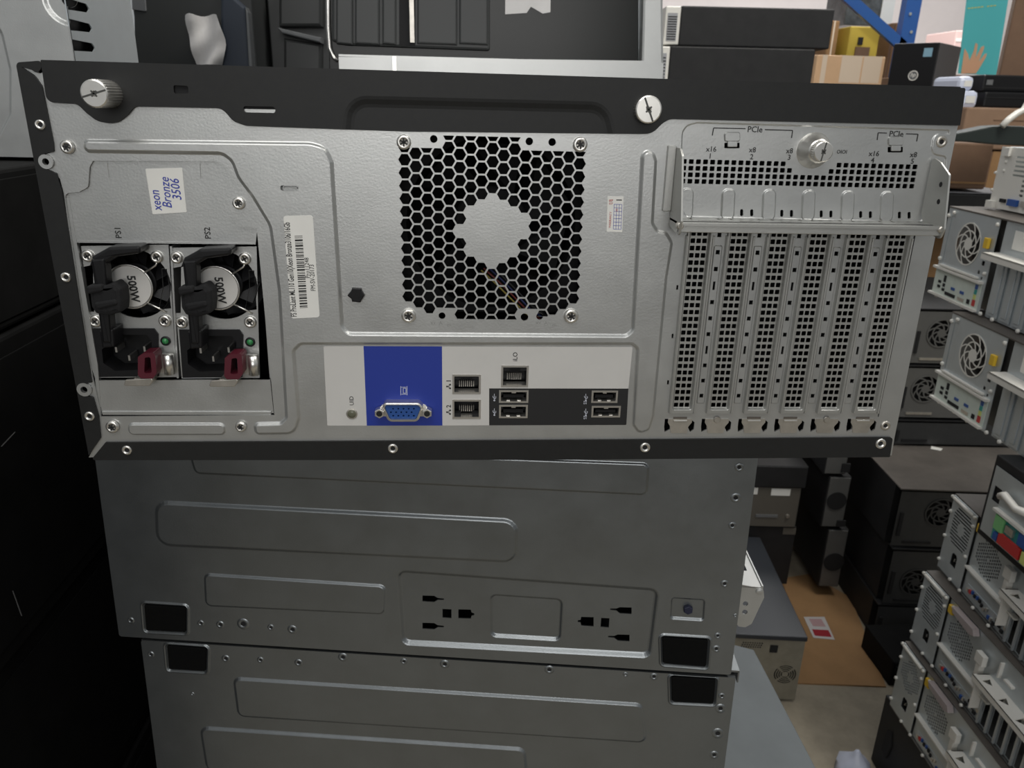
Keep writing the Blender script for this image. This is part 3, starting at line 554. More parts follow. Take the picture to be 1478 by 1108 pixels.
for x, y in ((549, 591.5), (617, 591.5)): c = L(x, y); b = MB(); b.prism(circ(c, 2.7 * mm, 6, .5), 1 * mm, 5.4 * mm, 0, .3 * mm); b.lathe(c, [(1.6 * mm, 5.42 * mm), (1.1 * mm, 5.5 * mm)], 14, 1); b.build('hex_standoff', [BRIGHT, DARK], vga)
# sockets set in their openings
def socket(name, x0, y0, x1, y1, kind):
    (ax, ay), (bx, by) = L(x0, y1), L(x1, y0); m_ = .7 * mm; b = MB()
    b.plate(rect(ax - m_, ay - m_, bx + m_, by + m_), [rect(ax + .3 * mm, ay + .3 * mm, bx - .3 * mm, by - .3 * mm)], [], .5 * mm, 0, 6 * mm)
    b.box(ax, ay, -9 * mm, bx, by, -8.5 * mm, 1); w = bx - ax; h_ = by - ay
    if kind == 'rj':
        b.box(ax, ay, -9 * mm, ax + .4 * mm, by, -.6 * mm, 1); b.box(bx - .4 * mm, ay, -9 * mm, bx, by, -.6 * mm, 1)
        for k in range(8): x = ax + w * (.22 + .08 * k); b.box(x - .15 * mm, ay + h_ * .15, -7 * mm, x + .15 * mm, ay + h_ * .5, -5 * mm, 2)
        top = y0 < 535 or y0 < 545
        for s_ in (0, 1): x = ax + (w * .02 if not s_ else w * .72); yy = by - h_ * .22 if top else ay; b.box(x, yy, -5 * mm, x + w * .26, yy + h_ * .22, -.2 * mm, 3)
    else:
        b.box(ax + w * .12, ay + h_ * .30, -8 * mm, bx - w * .12, ay + h_ * .62, -1.2 * mm, 1)
        for k in (.3, .7): b.box(ax + w * k - .9 * mm, ay + .1 * mm, -3 * mm, ax + w * k + .9 * mm, ay + .9 * mm, 0, 0)
        b.box(ax + w * .42, by - 1 * mm, -2 * mm, ax + w * .58, by - .2 * mm, .3 * mm, 0)
    return b.build(name, [BRIGHT, BLACK2, BRASSY, DARK, BLUEP], SRV)
socket('network_port', 655, 542, 692, 566, 'rj'); socket('network_port', 655, 578, 692, 602, 'rj'); socket('network_port', 725, 529, 761, 556, 'rj')
socket('usb_port', 722, 564.5, 761, 579, 'usb2'); socket('usb_port', 722, 585.5, 760, 601, 'usb2'); socket('usb_port', 855, 565, 890, 579, 'usb3'); socket('usb_port', 855, 587, 894, 600, 'usb3')
FANK = mat('fan_black', (.006, .006, .0065), .7, 0, spec=.2)
# --- fan behind the honeycomb and the coloured wires in front of it
b = MB(); fc = cen; b.plate(rect(fc[0] - .046, fc[1] - .046, fc[0] + .046, fc[1] + .046), [circ(fc, .0435, 40)], [], -18 * mm, 0, 20 * mm)
b.lathe(fc, [(.019, -.036), (.019, -.022), (.018, -.021)], 32)
for k in range(7):
    a = 2 * math.pi * k / 7; P = [(fc[0] + rr * math.cos(a + da), fc[1] + rr * math.sin(a + da), zf) for rr, da, zf in ((.018, 0, -.023), (.042, .3, -.024), (.042, .95, -.036), (.018, .75, -.036))]
    b.add(P + [(p[0], p[1], p[2] - .001) for p in P], [(0, 1, 2, 3), (7, 6, 5, 4), (0, 4, 5, 1), (1, 5, 6, 2), (2, 6, 7, 3), (3, 7, 4, 0)])
b.build('cooling_fan', FANK, SRV)
for i, (nm, cl) in enumerate((('yellow', (.30, .24, .05)), ('red', (.16, .03, .025)), ('blue', (.02, .03, .12)), ('black', (.02, .02, .02)))):
    d = (i - 1.5) * 1.3 * mm; b = MB(); p = [L(x, y, -12 * mm) for x, y in ((700, 385), (722, 405), (742, 425), (762, 446), (790, 465))]
    b.tube([(q_[0] + d, q_[1] + d * .9, -12 * mm + .6 * mm * math.sin(i * 2 + k)) for k, q_ in enumerate(p)], .45 * mm); b.build('fan_wire', mat('wire_' + nm, cl, .4), SRV, label=nm + ' wire')
# ------------------------------------------------------------------ more materials
GREYC = mat('grey_case_paint', (.16, .165, .17), .5, .2, .1, 30)
DGREY = mat('dark_case_paint', (.017, .017, .018), .55, 0, .2, 20, spec=.3)
TAUPE = mat('dusty_dark_top', (.10, .088, .078), .6, .1, .2, 14)
SLATE = mat('slate_grey_top', (.085, .097, .105), .55, .1, .12, 12)
LBLACK = mat('scuffed_black_case', (.0035, .0035, .0035), .75, 0, .5, 30, spec=.2)
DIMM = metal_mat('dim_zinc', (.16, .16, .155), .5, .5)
STEELB = metal_mat('server_rear_steel', (.52, .56, .58), .42, .6)
CREAM = mat('port_plate_cream', (.62, .68, .62), .5, .1, .05, 40)
WHT = mat('white_enamel', (.75, .73, .68), .4, .1)
YEL = mat('yellow_plastic', (.75, .48, .03), .45)
RED = mat('red_plastic', (.5, .03, .03), .4)
TEALP = mat('teal_plastic', (.03, .3, .28), .4)
GRN = mat('green_plastic', (.2, .5, .2), .4)
LIME = mat('lime_plastic', (.6, .65, .2), .4)
CARD = mat('cardboard', (.30, .17, .075), .8, 0, .12, 10)
CARDD = mat('brown_cardboard', (.17, .10, .062), .8, 0, .15, 8)
CARDL = mat('light_cardboard', (.72, .47, .28), .75, 0, .06, 8)
TAPE = mat('packing_tape', (.80, .66, .52), .25, 0)
CONC = mat('concrete', (.27, .235, .18), .8, 0, .42, 5, rvar=.1)
PLASTER = mat('wall_plaster', (.78, .72, .72), .9, 0, .04, 3)
RACKB = mat('rack_blue', (.02, .085, .30), .4)
TEAL = mat('poster_teal', (.10, .56, .60), .5)
SKIN = mat('poster_hand', (.72, .42, .26), .6)
GLOSS = mat('glossy_black', (.016, .017, .016), .22, 0, spec=.22)
BEZEL = mat('bezel_charcoal', (.04, .042, .042), .45)
CRUMP = mat('crumpled_white_paper', (.72, .70, .69), .8, 0, .05, 40)
NAVY = mat('navy_plastic', (.035, .045, .065), .4)
MESHS = mat('silver_mesh', (.35, .35, .36), .35, .8)
BAG = mat('pale_plastic_bag', (.62, .66, .80), .3)
RUBB = mat('rubber_foot', (.003, .003, .003), .8, 0, .2, 300, spec=.12)
# ------------------------------------------------------------------ setting
def world_box(x0, y0, z0, x1, y1, z1, name, m, kind='structure'):
    b = MB(); b.prism(rect(x0, y0, x1, y1), z0, z1); o = b.build(name, m)
    if kind: o['kind'] = kind
    return o
world_box(-3, -3, -.1, 9, 9, 0, 'floor', CONC); world_box(-3, 8.9, 0, 9, 9, 4.2, 'wall_back', PLASTER)

def place(O, yaw=0.0, lean=0.0):
    a = math.radians(yaw); u = (math.cos(a), math.sin(a), 0); nb = np.array((-math.sin(a), math.cos(a), 0)); l = math.radians(lean)
    return Frame(O, u, np.array((0, 0, math.cos(l))) + nb * math.sin(l))
def shell(root, w, h, d, m, inset=.6 * mm, name='body_shell', bev=.002):
    b = MB(); b.box(0, 0, -d, w, h, -inset, 0); return b.build(name, m, root, bev)
# ------------------------------------------------------------------ the two servers the big one lies on (underside towards us)
def under_server(Ft, w, h, d, label, upper):
    r = thing('tower_server', label, 'server', Ft.mat(), 'servers lying under the topmost one'); l = lambda *p: Ft.px(*p)
    def q4(pts, rr=0.0): return fillet([l(*p[:2]) + tuple(p[2:]) for p in pts], rr)
    hs, em, rv, feet = [], [], [], []
    if upper:
        em += [(q4([(272, 645), (936, 669), (933, 713), (283, 682)], 4 * mm), 1.0 * mm, 2 * mm), (q4([(226, 724), (746, 751), (744, 810), (228, 785)], 9 * mm), 1.3 * mm, 3 * mm),
               (q4([(296, 828), (556, 845), (554, 885), (298, 873)], 4 * mm), 1.1 * mm, 2 * mm), (q4([(575, 825), (949, 852), (937, 947), (582, 928)], 5 * mm), -2.2 * mm, 3.5 * mm),
               (q4([(708, 861), (811, 868), (808, 926), (709, 920)], 4 * mm), -1.6 * mm, 2.5 * mm), (q4([(970, 863), (1017, 866), (1015, 895), (968, 892)], 2 * mm), -1.3 * mm, 1.8 * mm)]
        for x, y in ((609, 866), (609, 905.5)): hs.append(q4([(x, y - 4.5), (x + 17, y - 4), (x + 22, y - 1), (x + 31, y), (x + 31, y + 2), (x + 22, y + 2), (x + 17, y + 5), (x, y + 4)]))
        for x, y in ((912, 883.5), (909, 923)): hs.append(q4([(x, y - 4.5), (x - 17, y - 5), (x - 22, y - 3), (x - 31, y - 3), (x - 31, y - 1), (x - 22, y), (x - 17, y + 4), (x, y + 5)]))
        hs += [q4([(638, 881), (651, 881.5), (651, 894.5), (638, 893.5)]), q4([(661, 881.5), (679, 882), (680, 886), (684, 887.5), (684, 890), (680, 891), (679, 895), (661, 894.5)]),
               q4([(857, 893), (839, 892.5), (838, 897), (834, 897.5), (834, 900), (838, 900.5), (839, 905), (857, 906.5)]), q4([(868, 894), (880, 894.5), (879, 908), (867, 907)])]
        feet = [[(208, 872), (268, 876), (268, 912), (211, 909)], [(956, 919), (1022, 923), (1019, 962), (957, 957)]]
        rv = [(189, 895), (290, 899), (318, 901, 6), (351, 900, 9), (391, 905, 5), (422, 908, 7), (1067, 674, 7), (1062, 718, 8), (1057, 758, 6), (1046, 842, 6), (1036, 917, 5), (1034, 936, 6), (1061, 888, 3), (740, 668, 3)]
    else:
        em += [(q4([(338, 978), (926, 1016), (932, 1070), (345, 1032)], 5 * mm), 1.3 * mm, 2.4 * mm), (q4([(290, 1049), (757, 1080), (762, 1140), (300, 1110)], 6 * mm), 1.4 * mm, 2.6 * mm)]
        feet = [[(241, 931), (298, 935), (297, 968), (244, 965)], [(969, 976), (1033, 980), (1030, 1015), (970, 1012)]]
        rv = [(218, 944), (326, 950, 6), (376, 952, 5), (431, 956, 6), (495, 948, 7), (583, 954, 5), (642, 958, 7), (793, 966, 7), (903, 973, 4), (944, 976, 6), (1042, 1004, 5), (1040, 1022, 8), (1036, 1058, 9), (1031, 1089, 7), (278, 1001, 3)]
    for f in feet: em.append((offset(ccw(q4(f, 1.5 * mm)), -2.6 * mm), 1.0 * mm, 1.4 * mm)); em.append((offset(ccw(q4(f, 1.5 * mm)), -1.0 * mm), -2.0 * mm, 2.0 * mm))
    b = MB(); b.plate(fillet(rect(0, 0, w, h), 2 * mm), hs, em, 0, 0, 1 * mm); b.build('bottom_panel', ZINC2, r)
    b = MB(); t = 1.5 * mm
    for a in (rect(0, h - t, w, h), rect(0, 0, w, t), rect(0, t, t, h - t), rect(w - t, t, w, h - t)): b.prism(a, -d, -1.1 * mm)
    b.prism(rect(0, 0, w, h), -d - t, -d); b.build('body_shell', ZINC2, r)
    b = MB(); b.box(4 * mm, 4 * mm, -.03, w - 4 * mm, h - 4 * mm, -.028); b.build('inner_floor', DARK, r)
    for f in feet: b = MB(); b.prism(q4(f, 1.5 * mm), -1.2 * mm, .6 * mm, 0, .8 * mm); b.build('rubber_foot', RUBB, r)
    for p in rv:
        c = l(p[0], p[1]); rr = abs(l(p[0] + 1, p[1])[0] - c[0]) * (p[2] if len(p) > 2 else 5); b = MB(); deep = rr > 2.4 * mm
        b.lathe(c, [(rr, .02 * mm), (rr * .8, .5 * mm), (rr * .5, .5 * mm), (rr * .4, .1 * mm)], 16, 0, True)
        if deep: b.lathe(c, [(rr * .42, .05 * mm), (rr * .4, .14 * mm)], 10, 1)
        b.build('rivet', [ZINC2, DARK], r)
    if upper:
        b = MB(); b.prism(circ(l(993, 879), 3.4 * mm, 6, .5), -1 * mm, 2 * mm, 0, .6 * mm); b.build('plastic_plug', mat('dark_blue_plug', (.01, .012, .035), .5), r)
    # hinged card retainer on its rear (the right end)
    b = MB(); x0 = w + .6 * mm
    return r, l
F2 = place(np.array(onz(172, 918, .9)), -6.9, 3.6); e2 = F2.px(1055, 973)
r2, l2 = under_server(F2, e2[0], .199 / math.cos(math.radians(3.6)), .30, 'grey steel server directly under the topmost one, with bottle-shaped cutouts', True)
F3 = place(np.array(onz(200, 922, .898)) - np.array((0, -.0, .198)) - np.array((0, .0124, 0)), -6.9, 3.6)
e3 = F3.px(1062, 978); h3 = .197 / math.cos(math.radians(3.6))
r3, l3 = under_server(F3, e3[0], h3, .30, 'grey steel server at the bottom edge of the photo, third in the middle stack', False)
# retainer that pokes out of the rear of the second server, past its right edge
b = MB(); w2 = e2[0]; zb_ = -.012
P = [l2(x, y, zb_) for x, y in ((1064, 842), (1102, 850), (1103, 862), (1085, 900), (1076, 905), (1064, 904))]
b.plate(fillet(P, 2.5 * mm), [circ(l2(1076, 871, zb_), 1.9 * mm, 12), circ(l2(1075, 883, zb_), 1.9 * mm, 12)], [], zb_, 0, 1.2 * mm)
b.lathe(l2(1096, 853, zb_), [(2.6 * mm, zb_), (2.4 * mm, zb_ + 1 * mm), (1 * mm, zb_ + 1.3 * mm)], 16)
xo = l2(1093, 850, zb_)[0]; yb = l2(1080, 846, zb_)[1]; tmp = MB()
tmp.plate(rect(w2, zb_, xo + 3 * mm, -.19)[:2] + [(xo + 3 * mm, -.19), (w2, -.19)], [fillet(rect(w2 + 3 * mm, -.045 - k * .02, w2 + 12 * mm, -.034 - k * .02), 1 * mm) for k in range(7)], [], 0, 0, 1 * mm)
b.add([(v[0], yb + v[2], v[1]) for v in tmp.v], [f[::-1] for f in tmp.f])
b.box(xo + 3 * mm, yb - 4 * mm, -.19, xo + 4 * mm, yb + 1 * mm, zb_); b.box(w2, yb - 12 * mm, -.19, w2 + 2 * mm, yb + 9 * mm, -.185); b.build('card_retainer', ZINC, r2)
b = MB(); b.box(w2 + .3 * mm, -.5 * mm, -.03, w2 + 7 * mm, 1 * mm, -.004); b.box(w2 + 6 * mm, -9 * mm, -.03, w2 + 7 * mm, 0, -.004); b.build('rear_lip', ZINC2, r2)
# plain servers further down the stack, down to the floor
zc = .7
for k, hh in enumerate((.2, .2, .19, .07)):
    o = np.array(F3.O) + np.array((0.01 * (k % 2), -.0126 * k - .0126, 0)); o[2] = zc - hh; zc -= hh; o[2] = o[2] if k < 3 else 0
    r_ = thing('tower_server', ('grey steel server lying under the third one of the middle stack', 'grey steel server fifth from the top of the middle stack', 'grey steel server sixth from the top of the middle stack', 'thin grey steel server standing on the floor under the middle stack')[k], 'server', place(o, -6.9, 3.6 if k < 3 else 0).mat(), 'servers lying under the topmost one')
    b = MB(); b.plate(rect(0, 0, e3[0], hh), [], [(fillet(rect(.08, hh * .55, .38, hh * .8), .008), -1.2 * mm, 3 * mm)], 0, 0, 1 * mm); b.build('bottom_panel', ZINC2, r_); shell(r_, e3[0], hh, .3, ZINC2, 1.1 * mm)
# ------------------------------------------------------------------ black cases stacked at the left
zl = [1.231, 1.116, .883, .65, .42, .2, 0]
names = ['flat black case on top of the dark stack at the far left', 'black computer case second from top of the dark left stack', 'black computer case third from top of the dark left stack', 'black computer case fourth from top of the dark left stack', 'black computer case fifth from top of the dark left stack', 'black computer case on the floor at the bottom of the dark left stack']
for k in range(6):
    dx = (0, .002, -.003, .001, 0, .002)[k]
    r_ = thing('computer_case', names[k], 'computer case', Matrix.Translation((-.36 + dx, -.12, zl[k + 1])), 'black cases in the left stack')
    hh = zl[k] - zl[k + 1] - .003; b = MB(); b.box(-.5, 0, 0, 0, 1.0, hh); b.build('body_shell', LBLACK, r_, .003)
    b = MB(); b.box(0, .05, hh * .06, .0012, .95, hh * .94); b.build('side_panel', LBLACK, r_, .0006)
    if k < 4:
        rnd = random.Random(k)
        for q in range(3):
            b = MB()
            y, z = .2 + rnd.random() * .5, rnd.random() * hh * .7 + .02; b.prism([(0, 0), (.0008, 0), (.0008, .0002), (0, .0002)], 0, .0001) if False else None
            a, l_ = rnd.random() * .6 - .3 + (1.5 if q else 0), .012 + rnd.random() * .03
            dy, dz = math.cos(a) * l_, math.sin(a) * l_; b.hexa([(.0012, y, z), (.0016, y, z), (.0016, y + .0008, z - .0006), (.0012, y + .0008, z - .0006), (.0012, y + dy, z + dz), (.0016, y + dy, z + dz), (.0016, y + dy + .0006, z + dz - .0004), (.0012, y + dy + .0006, z + dz - .0004)])
            b.build('scuff_mark', bpy.data.materials.get('scuff_%d' % k) or mat('scuff_%d' % k, (.12, .12, .12), .8), r_)
# silver chassis overhanging that stack
ys = .30; x1 = -.331; r_ = thing('server_chassis', 'bare silver chassis at the top left, standing on the flat black case', 'chassis', place((-.9, ys, 1.231)).mat()); fs = place((-.9, ys, 1.231)); w = x1 + .9
b = MB(); b.plate(rect(0, 0, w, .3), [circ(fs.px(98, -2), .006, 20)], [(circ(fs.px(98, -2), .018, 30), -2 * mm, 4 * mm), (fillet([fs.px(-200, -60), fs.px(0, 40), fs.px(14, 100), fs.px(14, 165), fs.px(-10, 210), fs.px(-200, 215)], .01), -2 * mm, 3 * mm)], 0, 0, 1 * mm); b.build('side_panel', ZINC, r_)
def onx(x, y, X): r = ray(x, y); return CO + r * (X - CO[0]) / r[0]
dpt = onx(196, 60, x1)[1] - ys; tmp = MB(); nt_ = []
for k in range(5): z = onx(140, 70 - k * 27, x1)[2] - 1.231; nt_.append(fillet([(-.001, z - .0042), (.035, z - .0030), (.040, z), (.035, z + .0035), (-.001, z + .0042)], .001)[:])
tmp.plate(rect(0, 0, dpt, .3), [[(max(p[0], .001), p[1]) for p in q] for q in nt_], [], 0, 0, 1 * mm)
b = MB(); b.add([(w + v[2], v[1], -v[0]) for v in tmp.v], tmp.f); b.build('notched_end_panel', STEELB, r_)
b = MB(); b.box(.01, 0, -dpt - .01, w - .004, .3, -dpt); b.box(.01, 0.002, -dpt, w - .01, .3, -.006, 1); b.build('inner_frame', [ZINC2, DARK], r_)
# ------------------------------------------------------------------ things behind the big server
cab = thing('storage_cabinet', 'black cabinet behind the big server, under the silver-framed glossy case', 'cabinet', Matrix.Translation((-.3, .505, 0)))
b = MB(); b.box(0, 0, 0, .56, .75, 1.25); b.build('body', DGREY, cab, .003)
for k in (0, 1): b = MB(); b.box(.005 + k * .276, -.012, .05, .279 + k * .276, -.001, 1.24); o = b.build('door', DGREY, cab, .002); h_ = MB(); h_.box(.25 + k * .04, -.03, .6, .262 + k * .04, -.0125, .75); h_.build('handle', BRASSY, o)
# dark tower with crumpled paper
f1 = place((0, .78, 1.255)); def_px = f1.px
xa = f1.px(196, 50)[0]; xb = f1.px(366, 50)[0]; f1 = place((xa, .78, 1.255)); wv = xb - xa
r_ = thing('computer_tower', 'dark grey computer tower with crumpled white paper hanging on its front', 'computer', f1.mat())
b = MB(); b.box(0, 0, -.35, wv, .4, -.001); b.build('body_shell', BEZEL, r_, .002)
b = MB(); b.prism([f1.px(198, 140), f1.px(334, 140), f1.px(318, -30), f1.px(194, -30)], 0, .004, 0, .001); b.build('front_bezel', GREYC if False else BEZEL, r_)
b = MB(); b.prism([f1.px(322, 140), f1.px(366, 140), f1.px(358, 12), f1.px(322, -20)], 0, .012, 0, .004); b.prism([f1.px(366, 140), f1.px(372, 140), f1.px(363, 20), f1.px(359, 12)], 0, .018, 1, .002); b.build('blue_grey_trim', [NAVY, GREYC], r_)
b = MB(); b.prism(fillet([f1.px(192, -10), f1.px(212, -10), f1.px(214, 18), f1.px(193, 15)], .002), .004, .006, 0, .001); b.build('silver_badge', MESHS, r_)
b = MB(); N = 10; g = []
for j in range(N + 1):
    for i in range(N + 1):
        s_, t_ = i / N, j / N; xl_ = 268 + 16 * t_; xr_ = 313 + 14 * math.sin(t_ * 2.6) ; x = xl_ + (xr_ - xl_) * s_; y = 22 + 72 * t_ - 2 * math.sin(s_ * 9) * (1 - t_)
        c = f1.px(x, y, .02); g.append((c[0], c[1], .022 + .006 * math.sin(s_ * 7 + t_ * 3) + .012 * math.sin(s_ * math.pi) * t_ + .003 * math.sin(t_ * 11 + s_ * 5)))
n1 = len(g); fcs = [(j * (N + 1) + i, (j + 1) * (N + 1) + i, (j + 1) * (N + 1) + i + 1, j * (N + 1) + i + 1) for j in range(N) for i in range(N)]
b.add(g + [(p[0], p[1], p[2] - .0006) for p in g], fcs + [tuple(i + n1 for i in f[::-1]) for f in fcs], 0, True)
pm = f1.mat(); o = b.build('paper_sheet', CRUMP); o.matrix_world = pm; tag(o, 'crumpled white paper hanging on the dark tower at the top left', 'paper')
# dark box with drive-bay steps between the tower and the silver frame
f1 = place((0, .86, 1.255)); xa = f1.px(389, 50)[0]; xb = f1.px(482, 50)[0]; f1 = place((xa, .86, 1.255))
r_ = thing('computer_tower', 'dark computer tower with stepped front, left of the silver-framed case', 'computer', f1.mat()); shell(r_, xb - xa, .4, .3, BEZEL)
for k, (x0, y0, x1_, y1) in enumerate(((407, -20, 468, 40), (412, 56, 466, 130))): b = MB(); b.prism([f1.px(x0, y0), f1.px(x1_, y0 + 8), f1.px(x1_, y1), f1.px(x0, y1)], 0, .02 - k * .008, 0, .004); b.build('bezel_step', BEZEL, r_)
b = MB(); b.prism([f1.px(406, 42), f1.px(468, 56), f1.px(468, 64), f1.px(412, 50)], 0, .026, 0, .002); b.build('drive_ledge', GREYC, r_)
# silver-framed case with the dark front
yc = .56; fc_ = place((0, yc, 1.255)); xa = fc_.px(478, 50)[0]; xb = fc_.px(952, 50)[0]; fc_ = place((xa, yc, 1.255)); q = fc_.px; wv = xb - xa
r_ = thing('computer_case', 'dark glossy case in a silver frame, standing right behind the top of the big server', 'computer case', fc_.mat())
b = MB(); b.box(0, 0, -.2, wv, .34, -.004); b.build('body_shell', ZINC2, r_)
b = MB(); b.prism([q(476, 150), q(921, 150), q(921, -60), (q(474, -60))], -.003, .002, 0, .001); b.build('front_panel', GLOSS, r_)
b = MB(); b.prism(fillet([q(480, -60), q(707, -60), q(707, 74), q(500, 66), q(480, 60)], .003), .002, .007, 0, .003)
for x0, x1_, m_ in ((487, 511, 0), (514, 549, 0), (553, 573, 0), (603, 660, 0), (663, 704, 0)): b.prism([q(x0, 64), q(x1_, 66), q(x1_, -60), q(x0, -60)], .007, .010, 0, .002)
b.prism([q(577, 66), q(600, 67), q(600, -60), q(577, -60)], .0071, .0075, 1); bz = b.build('drive_bezel', [BEZEL, DARK], r_)
b = MB(); b.box(q(592, 20)[0], q(592, 62)[1], .0076, q(599, 62)[0], q(592, -50)[1], .0095); b.build('drive_slot_edge', BRASSY, bz)
b = MB(); pth = [q(474, -60), q(475, 40), q(477, 70), q(483, 84), q(489, 88)]; b.tube([(p[0], p[1], .006) for p in pth], .0022); b.build('silver_edge_trim', BRIGHT, r_)
b = MB(); b.prism([q(921, 150), q(955, 150), q(953, -60), q(926, -60)], -.1, .012, 0, .003); b.build('frame_post', ZINC, r_)
b = MB(); b.prism([q(729, -40), q(795, -40), q(794, 18), q(783, 20), q(766, 10), q(760, 19), q(729, 21)], .0022, .003); o = b.build('paper_note', CRUMP); o.matrix_world = fc_.mat(); tag(o, 'white paper note stuck on the glossy dark case behind the server', 'paper')
ft = place((0, .485, 1.255)); xa = ft.px(489, 90)[0]; xb = ft.px(958, 90)[0]; ft = place((xa, .485, 1.255)); wv = xb - xa
r_ = thing('steel_tray', 'bright steel tray edge lying just behind the top of the big server', 'tray', ft.mat()); ht = ft.px(489, 82)[1]; ht2 = ft.px(958, 88)[1]
b = MB(); b.prism(fillet([(0, 0), (wv, 0), (wv, ht2, .006), (0, ht)], 0), -.001, 0, 0); b.box(0, ht2 - .004, -.05, wv, ht2 - .002, -.001); b.build('tray_wall', ZINC, r_)
b = MB(); c = ft.px(570, 100); b.box(c[0] - .002, c[1] - .02, 0, c[0] + .002, c[1] + .012, .003); b.build('tray_stud', BRIGHT, r_)
# ------------------------------------------------------------------ fan grilles and rear walls of the machines further back
def spiral_grille(b, c, R, z, m, arms=8, w=.0022):
    b.lathe(c, [(R * .30, z - .0004), (R * .30, z + .0006)], 20, m)
    for rr in (.62, .97): b.ring(c, R * rr - w / 2, R * rr + w / 2, z, m, 28)
    for k in range(arms):
        a = 2 * math.pi * k / arms; P = [(c[0] + R * t * math.cos(a + 1.5 * t), c[1] + R * t * math.sin(a + 1.5 * t)) for t in np.linspace(.26, 1.0, 7)]
        for p, q in zip(P, P[1:]): b.line(p, q, w, z + .0001 * (k % 2), m, .0006)
def comp_rear_a(F_, label, grp, glued=None):
    r = thing('desktop_computer', label, 'computer', F_.mat(), grp); w, h, d = .40, .165, .42
    b = MB(); b.plate(rect(0, 0, .158, h), [circ((.082, .110), .037, 32), rect(.128, .066, .134, .072), rect(.140, .058, .145, .063), rect(.134, .082, .142, .090)] , [(fillet(rect(.012, .062, .026, .15), .003), -.001, .002)], 0, 0, .001)
    b.plate(rect(.170, 0, w, h), [], [], -.004, 0, .001); b.build('rear_panel', STEELB, r)
    b = MB(); b.box(0, h - .001, -d, w, h + .002, .0015); b.build('lid', TAUPE, r, .0006)
    b = MB(); b.box(.0, 0, -d, w, h - .0012, -.03); b.build('body_shell', DIMM, r)
    b = MB(); spiral_grille(b, (.082, .110), .038, .0002, 0); b.build('fan_grille', WHT, r)
    b = MB(); b.lathe((.082, .110), [(.036, -.028), (.036, -.020), (.02, -.012)], 24); b.build('fan', BLACK2, r)
    b = MB(); b.box(0, .006, 0, .150, .052, .0012); b.box(-.002, .052, 0, .152, .056, .008, 1); b.box(.012, .058, 0, .135, .061, .006, 1); b.box(-.004, .002, 0, .150, .006, .007, 1)
    for x, y, ww, hh, m in ((.016, .026, .009, .005, 2), (.016, .017, .009, .005, 2), (.033, .031, .007, .012, 2), (.033, .022, .007, .006, 2), (.033, .014, .008, .005, 2), (.045, .009, .034, .006, 2), (.062, .022, .012, .005, 3), (.092, .022, .012, .005, 3),
                            (.088, .009, .020, .006, 4), (.134, .040, .007, .008, 3), (.134, .031, .007, .008, 5), (.134, .022, .007, .008, 6), (.134, .010, .008, .011, 7), (.118, .010, .008, .008, 2)):
        b.box(x, y, .001, x + ww, y + hh, .0022, m)
    b.build('port_plate', [CREAM, WHT, DARK, BLUEP, BRASSY, TEALP, LIME, RED], r)
    b = MB(); b.box(.134, .112, .0002, .146, .13, .006); b.build('release_clip', YEL, r, .001)
    for k in range(6): x = .178 + k * .0345; b = MB(); b.box(x, .004, -.004, x + .026, .108, -.001); b.box(x + .004, .01, -.001, x + .018, .10, .0005); b.build('slot_cover', STEELB, r, .0008)
    b = MB(); b.box(.168, .108, -.004, .385, .1105, .026); b.box(.168, .1, .024, .385, .1105, .026); b.build('card_retainer', WHT, r)
    b = MB(); b.box(.20, .122, -.003, .30, .152, -.002); b.build('paper_label', PAPER, r)
    for x, y in ((.004, .07), (.004, .15), (.02, .157), (.15, .07), (.155, .155), (.165, .003), (.02, .001), (.07, .001), (.11, .001), (.2, .002), (.27, .002)): b = MB(); b.lathe((x, y), [(.0035, 0), (.0035, .003), (.002, .0042)], 10, 0, True); b.build('screw', WHT, r)
    return r
def hexfield(cx, cy, R, p, skip=0.0, rx=None):
    out = []; 
    for i in range(-14, 15):
        for j in range(-14, 15):
            x = cx + i * p * .866; y = cy + (j + .5 * (i % 2)) * p; dx, dy = abs(x - cx), abs(y - cy)
            if max(dx, dy, (dx + dy) * .75) < R and math.hypot(dx, dy) > skip: out.append(circ((x, y), p * .40, 6))
    return out
def slatfield(cx, cy, hw, hh, n, skip):
    out = []
    for k in range(n):
        y = cy - hh + 2 * hh * (k + .5) / n; t = abs(y - cy) / hh; wx = hw * (1 if t < .6 else 1 - (t - .6) * .9); ht = hh / n * .55
        if abs(y - cy) < skip: s_ = math.sqrt(skip ** 2 - (y - cy) ** 2); out += [rect(cx - wx, y - ht, cx - s_, y + ht), rect(cx + s_, y - ht, cx + wx, y + ht)]
        else: out.append(rect(cx - wx, y - ht, cx + wx, y + ht))
    return out
